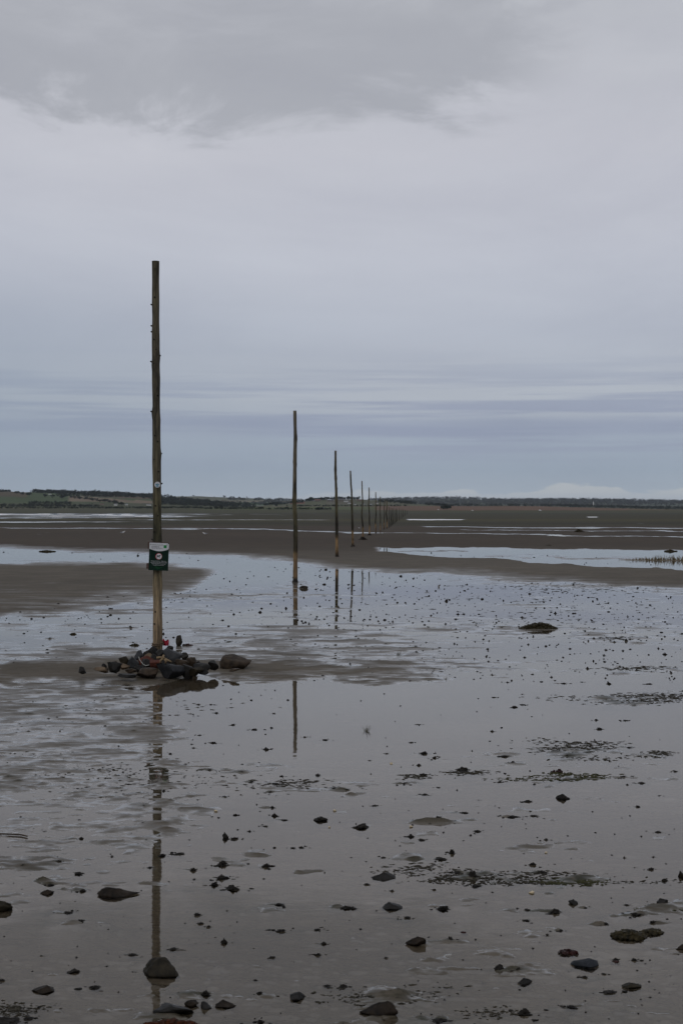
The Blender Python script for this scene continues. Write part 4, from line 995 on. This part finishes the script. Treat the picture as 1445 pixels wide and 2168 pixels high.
farL = hill('far_moor', 'pale distant moor on the skyline left of centre', 4600, 6200,
     [(100, 1062), (300, 1056), (380, 1051), (420, 1050.5), (480, 1053.5), (520, 1056), (600, 1058), (660, 1060), (760, 1064)], 0,
     [(.08, .085, .055), (450, 640, 1060, 1062, 1061, 1063, TN), (480, 600, 1064, 1069, 1064, 1069, (.04, .08, .03))], rough=4, seed=4)
farR = hill('far_ridge', 'long blue green wooded ridge on the skyline at the right', 5200, 7500,
     [(560, 1062), (700, 1060), (820, 1057), (900, 1056), (960, 1054), (1010, 1055), (1030, 1057.5), (1100, 1059), (1160, 1057), (1180, 1058.5), (1230, 1057.5), (1300, 1059), (1370, 1063), (1400, 1061.5), (1450, 1062), (2200, 1058)], 0,
     [(.04, .05, .03), (950, 1010, 1062, 1065, 1062, 1065, (.09, .09, .06)), (1100, 1200, 1064, 1067, 1065, 1068, (.08, .08, .055)), (1240, 1330, 1064, 1067, 1064, 1067, (.07, .075, .045)), (1380, 1450, 1065, 1067, 1065, 1067, (.1, .1, .07))], rough=5, seed=5)
nearR = hill('wooded_plain', 'dark hedged plain in front of the far ridge', 2700, 3600,
     [(780, 1072), (860, 1070), (1000, 1069), (1200, 1071), (1300, 1074), (1450, 1077), (2200, 1078)], 0, [(.035, .042, .024)], rough=1.5, seed=6)

def leaf_clump(V, Fc, c, w, h, n, rnd):
    """loose crown of many small leaf sprays filling an uneven volume"""
    lobes = [(Vector((rnd.uniform(-.32, .32) * w, rnd.uniform(-.3, .3) * w, rnd.uniform(.28, .8) * h)), rnd.uniform(.2, .36)) for _ in range(5)]
    lobes.append((Vector((0, 0, h * .5)), .34))
    for k in range(n):
        lc, lr = rnd.choice(lobes)
        d = Vector((rnd.gauss(0, 1), rnd.gauss(0, 1), rnd.gauss(0, 1))).normalized() * (rnd.random() ** .4)
        p = c + lc + Vector((d.x * lr * w, d.y * lr * w, d.z * lr * h * .8))
        s = w * rnd.uniform(.09, .17); b0 = len(V)
        for q in range(4):
            V.append(tuple(p + Vector((rnd.uniform(-1, 1), rnd.uniform(-1, 1), rnd.uniform(-.8, .8))) * s))
        Fc += [(b0, b0 + 1, b0 + 2), (b0, b0 + 2, b0 + 3), (b0, b0 + 1, b0 + 3), (b0 + 1, b0 + 2, b0 + 3)]
def wood(name, label, land, spec, h, n, seed, per=34, cat='woodland'):
    """spec: list of (px0, px1, row of the foot at px0, at px1, jitter in rows)"""
    rnd = random.Random(seed); V, Fc = [], []
    for (x0, x1, y0, y1, jit) in spec:
        cnt = int(n * 1.8 * (x1 - x0) / 100)
        for k in range(cnt):
            t = rnd.random(); x = x0 + (x1 - x0) * t; y = y0 + (y1 - y0) * t + rnd.uniform(-jit, jit)
            p = land(x, y); hh = h * rnd.uniform(.65, 1.15)
            leaf_clump(V, Fc, p - Vector((0, 0, hh * .15)), hh * rnd.uniform(.8, 1.25), hh, per, rnd)
    tag(fromarr(name, V, Fc, M['crown'], smooth=False), label, cat, kind='stuff')
wood('woodland', 'long dark wood along the crest of the left hill', left, [(66, 335, 1041, 1050, 2.0), (75, 335, 1043, 1052, 1.5), (240, 345, 1045, 1056, 3)], 9, 60, 1)
wood('woodland', 'dark wood running down from the left hill behind the nearest pole', left, [(325, 440, 1058, 1066, 6), (345, 540, 1066, 1073, 3.5), (330, 480, 1063, 1070, 4)], 10, 70, 2)
wood('hedgerow', 'dark hedgerows along the foot of the left hill', left, [(60, 150, 1066, 1067, 2), (0, 210, 1072, 1073, 1.2), (-300, 0, 1071, 1072, 2), (120, 290, 1050, 1053, .5), (150, 250, 1054, 1065, .3), (-200, 20, 1043, 1041, 1), (120, 150, 1047, 1050, 2)], 6.5, 46, 3)
wood('hedgerow', 'dark bushes lining the far shore', shore, [(-300, 560, 1076.2, 1076.8, .6), (200, 430, 1074.5, 1074.5, .8), (300, 420, 1074, 1075, 1), (430, 700, 1078, 1079, .3), (600, 860, 1072, 1072, .2)], 3.4, 30, 4)
wood('woodland', 'low blue dark woods on the far moor', farL, [(300, 640, 1066, 1068, 3), (480, 640, 1058, 1060, .8), (560, 660, 1063, 1064, 2)], 14, 34, 5)
wood('woodland', 'wooded skyline of the far ridge', farR, [(780, 1020, 1057.5, 1055.5, 1.2), (820, 1445, 1062, 1064, 4), (1020, 1150, 1059.5, 1060, 1), (1150, 1340, 1059, 1061, 1.2), (1340, 1445, 1063, 1063.5, 1), (1445, 1800, 1062, 1064, 3), (820, 1445, 1066, 1068, 3)], 17, 80, 6, 20)
wood('woodland', 'dark belt of woods behind the brown field at the right', nearR, [(840, 1220, 1070.5, 1071.5, 1.6), (1180, 1445, 1070.5, 1077, 1.6), (1200, 1445, 1073, 1078, 2.5), (1445, 1900, 1077, 1078, 2)], 8, 56, 7, 22)
wood('woodland', 'dark trees clustered round the village on the hill', mid, [(646, 690, 1060, 1057.5, 1.2), (676, 730, 1056.5, 1056, 1.4), (732, 762, 1056, 1056.5, 1.4), (800, 880, 1062, 1066, 2), (560, 640, 1066, 1064, 1), (900, 960, 1069, 1071, 1)], 7, 66, 8)

def tree(land, px, py, h, w, label, group=None, dens=150):
    """h, w in photo pixels"""
    p = land(px, py); s = p.y / F; rnd = random.Random(int(px * 7 + py)); H, W = h * s, w * s
    t = empty('tree', p); V, Fc = [], []
    leaf_clump(V, Fc, Vector((0, 0, H * .18)), W, H * .85, dens, rnd); fromarr('crown', V, Fc, M['crown'], t, smooth=False)
    bm = bmesh.new(); tube(bm, [(0, 0, -H * .1), (W * .01, 0, H * .2), (W * .03, 0, H * .55)], [H * .045, H * .035, H * .012], 7)
    tube(bm, [(W * .01, 0, H * .25), (W * .2, W * .05, H * .55)], [H * .022, H * .008], 5); tube(bm, [(W * .01, 0, H * .28), (-W * .22, -W * .03, H * .52)], [H * .022, H * .008], 5)
    frombm('trunk', bm, M['bark'], t)
    tag(t, label, 'tree', group)
tree(shore, 945.5, 1078.5, 9, 20, 'dark round lone tree on the edge of the brown field right of the pole line', dens=420)
tree(farL, 475, 1054, 5.5, 7, 'leftmost and biggest of the three skyline trees on the pale moor')
tree(farL, 489, 1054.7, 4.5, 5, 'middle of the three skyline trees on the pale moor')
tree(farL, 507, 1056, 4.8, 6, 'rightmost flat topped skyline tree on the pale moor')
tree(farL, 454, 1053, 2.2, 3, 'tiny skyline bush left of the three moor trees')
tree(farL, 410, 1051.4, 2.5, 5, 'pair like low tree clump on the top of the pale moor')
tree(left, 62, 1052, 10, 11, 'round dark tree in the green field at the left')
tree(left, 47, 1048, 8, 8, 'dark tree near the skyline, left of the round field tree')
tree(left, 17, 1044, 8, 12, 'broad tree breaking the skyline at the far left')
tree(left, 35, 1045, 6, 12, 'dark tree between the broad skyline tree and the field')
tree(left, 97, 1054, 8, 9, 'first of the two dark trees in the middle of the green field')
tree(left, 112, 1055, 9, 10, 'second of the two dark trees in the middle of the green field')
tree(left, 134, 1055, 9, 18, 'wide clump of dark trees right of the two field trees')
tree(left, 240, 1042, 6, 6, 'tree standing above the crest wood of the left hill')
tree(left, 168, 1058, 4, 5, 'small bush at the start of the tan stubble field')
tree(left, 196, 1061, 5, 6, 'pale bush in the middle of the tan stubble field')
tree(left, 212, 1063, 6, 5, 'slim tree in the tan stubble field')
tree(left, 222, 1064, 7, 6, 'tree at the right end of the tan stubble field')
tree(left, 244, 1068, 8, 10, 'dark tree behind the white farmhouse')
tree(left, 258, 1071, 8, 12, 'dark tree right of the white farmhouse')
tree(mid, 652, 1064, 9, 12, 'dark spreading tree left of the village')
tree(mid, 659, 1062, 9, 12, 'second spreading tree left of the village')
tree(mid, 670, 1060, 6, 9, 'low dark tree on the village hill')
tree(mid, 694, 1056, 6, 8, 'crown shaped tree on top of the village hill')
tree(mid, 737, 1058, 8, 11, 'dark tree at the right of the village roofs')
tree(mid, 585, 1075, 8, 8, 'dark tree in the fields left of the second pole')
tree(shore, 553, 1079, 6, 9, 'trio of bushes on the shore field left of the second pole')
tree(shore, 609, 1078, 4, 12, 'long low bush in the shore field left of the second pole')
tree(shore, 676, 1079, 4, 18, 'row of bushes at the shore between the second and third poles')
tree(shore, 596, 1079, 3.5, 7, 'small round bush on the shore left of the second pole')

def house(land, px, py, w, h, wall, roof, label, gx=1.0):
    p = land(px, py); s = p.y / F; W, H = w * s, h * s; D = W * .5; t = empty('house', p)
    bm = bmesh.new(); box(bm, -W / 2, W / 2, -D / 2, D / 2, -1, H * .62); frombm('wall', bm, M[wall], t, smooth=False)
    bm = bmesh.new(); e = W * .03
    a = [bm.verts.new(q) for q in ((-W / 2 - e, -D / 2 - e, H * .6), (W / 2 + e, -D / 2 - e, H * .6), (W / 2 + e, D / 2 + e, H * .6), (-W / 2 - e, D / 2 + e, H * .6), (-W / 2 - e, 0, H), (W / 2 + e, 0, H))]
    for q in ((0, 1, 5, 4), (2, 3, 4, 5), (0, 4, 3), (1, 2, 5), (0, 3, 2, 1)): bm.faces.new([a[i] for i in q])
    r = frombm('roof', bm, M[roof], t, smooth=False)
    bm = bmesh.new(); box(bm, W * .3, W * .37, -D * .05, D * .08, H * .8, H * 1.16); frombm('chimney', bm, M['stone'], r, smooth=False)
    for k in (-.28, 0, .28):
        bm = bmesh.new(); box(bm, W * k - W * .05, W * k + W * .05, -D / 2 - .08, -D / 2 + .05, H * .2, H * .42); frombm('window', bm, M['glass'], t, smooth=False)
    tag(t, label, 'house')
house(left, 245, 1070.5, 7, 5, 'render', 'roof', 'white farmhouse at the foot of the left hill among dark trees')
house(left, 268, 1070, 6, 3.5, 'render', 'roof', 'low white house right of the white farmhouse')
house(left, 315, 1070.5, 10, 3.5, 'render', 'roof', 'long white house just left of the nearest pole')
house(left, 106, 1048, 6, 2.6, 'render', 'roof', 'small white house high on the green left hill')
house(left, 216, 1069, 8, 2.5, 'stone', 'redroof', 'low brown barn left of the white farmhouse')
house(mid, 700, 1061, 13, 3.5, 'stone', 'roof', 'long grey roofed barn left of the third pole on the village hill')
house(mid, 722, 1061, 12, 5, 'stone', 'roof', 'grey house in the middle of the village hill')
house(mid, 732, 1063, 9, 3.5, 'render', 'roof', 'white gabled house right of the third pole')
house(mid, 751, 1069, 5, 3, 'render', 'roof', 'small white house right of the fourth pole')
house(mid, 770, 1068.6, 5, 2.5, 'render', 'roof', 'small white house right of the fifth pole')
house(mid, 785, 1069, 6, 3, 'render', 'roof', 'white house right of the sixth pole')
house(mid, 797, 1067, 4, 4, 'render', 'roof', 'white house right of the seventh pole')
house(mid, 739, 1067, 7, 3, 'render', 'roof', 'white house below the village, left of the fourth pole')
house(mid, 760, 1061, 10, 3, 'stone', 'redroof', 'brown cottage on the right slope of the village hill')
house(mid, 672, 1062, 12, 4.5, 'stone', 'redroof', 'brown gabled house at the left end of the village')
house(nearR, 980, 1068.5, 4, 2.5, 'render', 'roof', 'small white house in front of the far woods right of the lone tree')
house(shore, 684, 1076, 4, 2.4, 'render', 'roof', 'tiny white hut on the shore left of the third pole')
def tower(land, px, py, w, h, label):
    p = land(px, py); s = p.y / F; t = empty('tower', p); W, H = w * s, h * s
    bm = bmesh.new(); tube(bm, [(0, 0, -2), (0, 0, H * .5), (0, 0, H * .9)], [W * .5, W * .42, W * .4], 14); frombm('shaft', bm, M['white'], t)
    bm = bmesh.new(); tube(bm, [(0, 0, H * .88), (0, 0, H * .93), (0, 0, H)], [W * .62, W * .62, W * .1], 14); frombm('cap', bm, M['white'], t)
    tag(t, label, 'tower')
tower(nearR, 1255, 1071, 2.2, 10, 'slim white tower before the far ridge at the right')
tower(nearR, 833.5, 1069.5, 1.6, 8, 'slim white mast beside the far end of the pole line')
def van(px, py, w, label):
    p = shore(px, py); s = p.y / F; k = w * s / 5.; t = empty('parked_van', p)
    pr = [(-2.5, .35), (2.5, .35), (2.5, 1.0), (2.1, 1.15), (1.5, 2.0), (1.2, 2.1), (-2.4, 2.1), (-2.5, 1.9)]
    bm = bmesh.new(); poly(bm, [(x * k, z * k) for x, z in pr], -.95 * k, .95 * k); frombm('body', bm, M['white'], t, smooth=False)
    bm = bmesh.new(); poly(bm, [(x * k, z * k) for x, z in ((.9, 1.2), (1.95, 1.2), (1.45, 1.9), (.9, 1.9))], -.98 * k, .98 * k); frombm('window', bm, M['glass'], t, smooth=False)
    for x in (-1.5, 1.6):
        for y in (-.85, .85):
            bm = bmesh.new(); tube(bm, [(x * k, (y - .12) * k, .35 * k), (x * k, (y + .12) * k, .35 * k)], .35 * k, 14); frombm('wheel', bm, M['tyre'], t, smooth=False)
    tag(t, label, 'van')
van(1142.5, 1081.5, 6, 'white van parked at the edge of the brown field at the right')
van(999.5, 1081.3, 4, 'small white van on the shore right of the lone tree')
van(927.5, 1079.8, 3.6, 'white van on the shore left of the lone tree')

# ------------------------------------------------------------------ haze
bm = bmesh.new(); box(bm, -7000, 7000, -300, 9800, -1.2, 190)
m, nt, out = mat('haze')
pv = N(nt, 'ShaderNodeVolumePrincipled', Density=3.4e-5, Anisotropy=.0); pv.inputs['Color'].default_value = (.80, .87, 1., 1)
L(nt, pv.outputs[0], out.inputs['Volume'])
hz = frombm('haze', bm, m, smooth=False); tag(hz, 'thin pale haze over the flats and hills', 'haze', kind='stuff'); hz.display_type = 'WIRE'

# ------------------------------------------------------------------ world: overcast over a daylight sky
SUN_EL, SUN_AZ = 48, 205
W_ = bpy.data.worlds.new('World'); S.world = W_; W_.use_nodes = True
nt = W_.node_tree
for n in list(nt.nodes): nt.nodes.remove(n)
out = N(nt, 'ShaderNodeOutputWorld'); bg = N(nt, 'ShaderNodeBackground', Strength=.1095)
sky = N(nt, 'ShaderNodeTexSky', _sky_type='NISHITA', _sun_disc=False, _sun_elevation=math.radians(SUN_EL), _sun_rotation=math.radians(SUN_AZ))
tc = N(nt, 'ShaderNodeTexCoord'); sep = N(nt, 'ShaderNodeSeparateXYZ'); L(nt, tc.outputs['Generated'], sep.inputs[0])
dx, dy, dz = sep.outputs
def vec(a, b, c):
    cb = N(nt, 'ShaderNodeCombineXYZ')
    for i, (s_, k) in enumerate(((dx, a), (dy, b), (dz, c))): L(nt, math_(nt, 'MULTIPLY', s_, k), cb.inputs[i])
    return cb.outputs[0]
wob = noise(nt, vec(2.2, 2.2, 9), 1, 4, .55)
zz = math_(nt, 'ADD', dz, math_(nt, 'MULTIPLY', math_(nt, 'SUBTRACT', wob, .5), math_(nt, 'MULTIPLY_ADD', dz, .30, .006)))
base = ramp(nt, zz, [(0, lin(162, 171, 182)), (.012, lin(156, 168, 181)), (.028, lin(145, 158, 174)), (.048, lin(150, 161, 177)), (.060, lin(156, 164, 178)), (.078, lin(168, 174, 184)), (.126, lin(169, 174, 186)), (.18, lin(181, 184, 194)), (.25, lin(185, 186, 194)), (.34, lin(180, 182, 188)), (.6, lin(158, 161, 168)), (1, lin(150, 153, 160))])
# long thin grey-mauve streaks low down
st1 = noise(nt, vec(3, 3, 95), 1, 6, .6)
lowm = math_(nt, 'MULTIPLY', maprange(nt, dz, .022, .055), maprange(nt, dz, .12, .07))
base = mix(nt, math_(nt, 'MULTIPLY', math_(nt, 'MULTIPLY', maprange(nt, st1, .44, .60), lowm), .75), base, lin(138, 146, 168))
# one long streak at the height of the far pole tops, stronger to the right
zl = math_(nt, 'ADD', math_(nt, 'SUBTRACT', dz, .0585), math_(nt, 'MULTIPLY', math_(nt, 'SUBTRACT', noise(nt, vec(5, 5, 20), 1, 4, .6), .5), .016))
ln = math_(nt, 'MULTIPLY', maprange(nt, math_(nt, 'ABSOLUTE', zl), .009, .002), maprange(nt, dx, -.3, .2, .35, .9))
base = mix(nt, math_(nt, 'MULTIPLY', ln, .75), base, lin(137, 146, 168))
# bank of low cumulus
cn = noise(nt, vec(16, 16, 46), 1, 5, .55)
cth = math_(nt, 'ADD', maprange(nt, dx, -.25, .2, .008, .017), math_(nt, 'MULTIPLY', math_(nt, 'SUBTRACT', cn, .5), .034))
cm = math_(nt, 'MULTIPLY', maprange(nt, math_(nt, 'SUBTRACT', cth, dz), -.0006, .0016), maprange(nt, dx, -.22, .12, .25, 1.))
base = mix(nt, math_(nt, 'MULTIPLY', cm, .7), base, ramp(nt, maprange(nt, dz, .004, .018, 0, 1), [(0, lin(156, 164, 176)), (1, lin(184, 188, 190))]))
# dark torn cloud high on the left and centre
tn = noise(nt, vec(6, 6, 17), 1, 9, .64, .5)
ht = math_(nt, 'ADD', dz, math_(nt, 'MULTIPLY', math_(nt, 'SUBTRACT', tn, .5), .19))
slab = math_(nt, 'MULTIPLY', maprange(nt, ht, .258, .290), maprange(nt, ht, .40, .30))
slab = math_(nt, 'MULTIPLY', slab, maprange(nt, math_(nt, 'ADD', dx, math_(nt, 'MULTIPLY', math_(nt, 'SUBTRACT', tn, .5), .2)), .16, .08))
base = mix(nt, math_(nt, 'MULTIPLY', slab, .85), base, lin(158, 160, 167))
soft = noise(nt, vec(3.4, 3.4, 11), 1, 7, .62, .4)
base = mix(nt, 1., base, ramp(nt, soft, [(.3, (.93, .93, .945, 1)), (.7, (1.07, 1.07, 1.06, 1))]), 'MULTIPLY')
# bluer and darker towards the left, low down
base = mix(nt, math_(nt, 'MULTIPLY', math_(nt, 'MULTIPLY', maprange(nt, dx, .05, -.28), maprange(nt, dz, .22, .05)), .5), base, lin(138, 151, 167))
cl = mix(nt, 1., base, (10, 10, 10, 1), 'MULTIPLY')
L(nt, mix(nt, .96, sky.outputs[0], cl), bg.inputs['Color']); L(nt, bg.outputs[0], out.inputs[0])

sl = bpy.data.lights.new('sun', 'SUN'); sl.energy = .5; sl.angle = math.radians(25); sl.color = (1, .96, .9)
so = bpy.data.objects.new('sun', sl); COL.objects.link(so)
el, az = math.radians(SUN_EL), math.radians(SUN_AZ)
sd = Vector((math.sin(az) * math.cos(el), math.cos(az) * math.cos(el), math.sin(el)))
so.rotation_euler = (-sd).to_track_quat('-Z', 'Y').to_euler(); so.location = (0, 0, 60)

# ------------------------------------------------------------------ camera
cd = bpy.data.cameras.new('camera'); cam = bpy.data.objects.new('camera', cd); COL.objects.link(cam); S.camera = cam
cd.sensor_fit = 'VERTICAL'; cd.sensor_height = 36; cd.lens = F / 2168 * 36; cd.clip_start = .1; cd.clip_end = 30000
cam.location = (0, 0, CH); cam.rotation_euler = (math.radians(90) - math.atan((1083 - 1084) / F) * -1, 0, 0)
S.view_settings.view_transform = 'Standard'; S.view_settings.look = 'None'; S.view_settings.exposure = 0; S.view_settings.gamma = 1
S.cycles.max_bounces = 8; S.cycles.transparent_max_bounces = 12; S.cycles.volume_bounces = 1
S.cycles.use_denoising = True; S.cycles.caustics_reflective = False
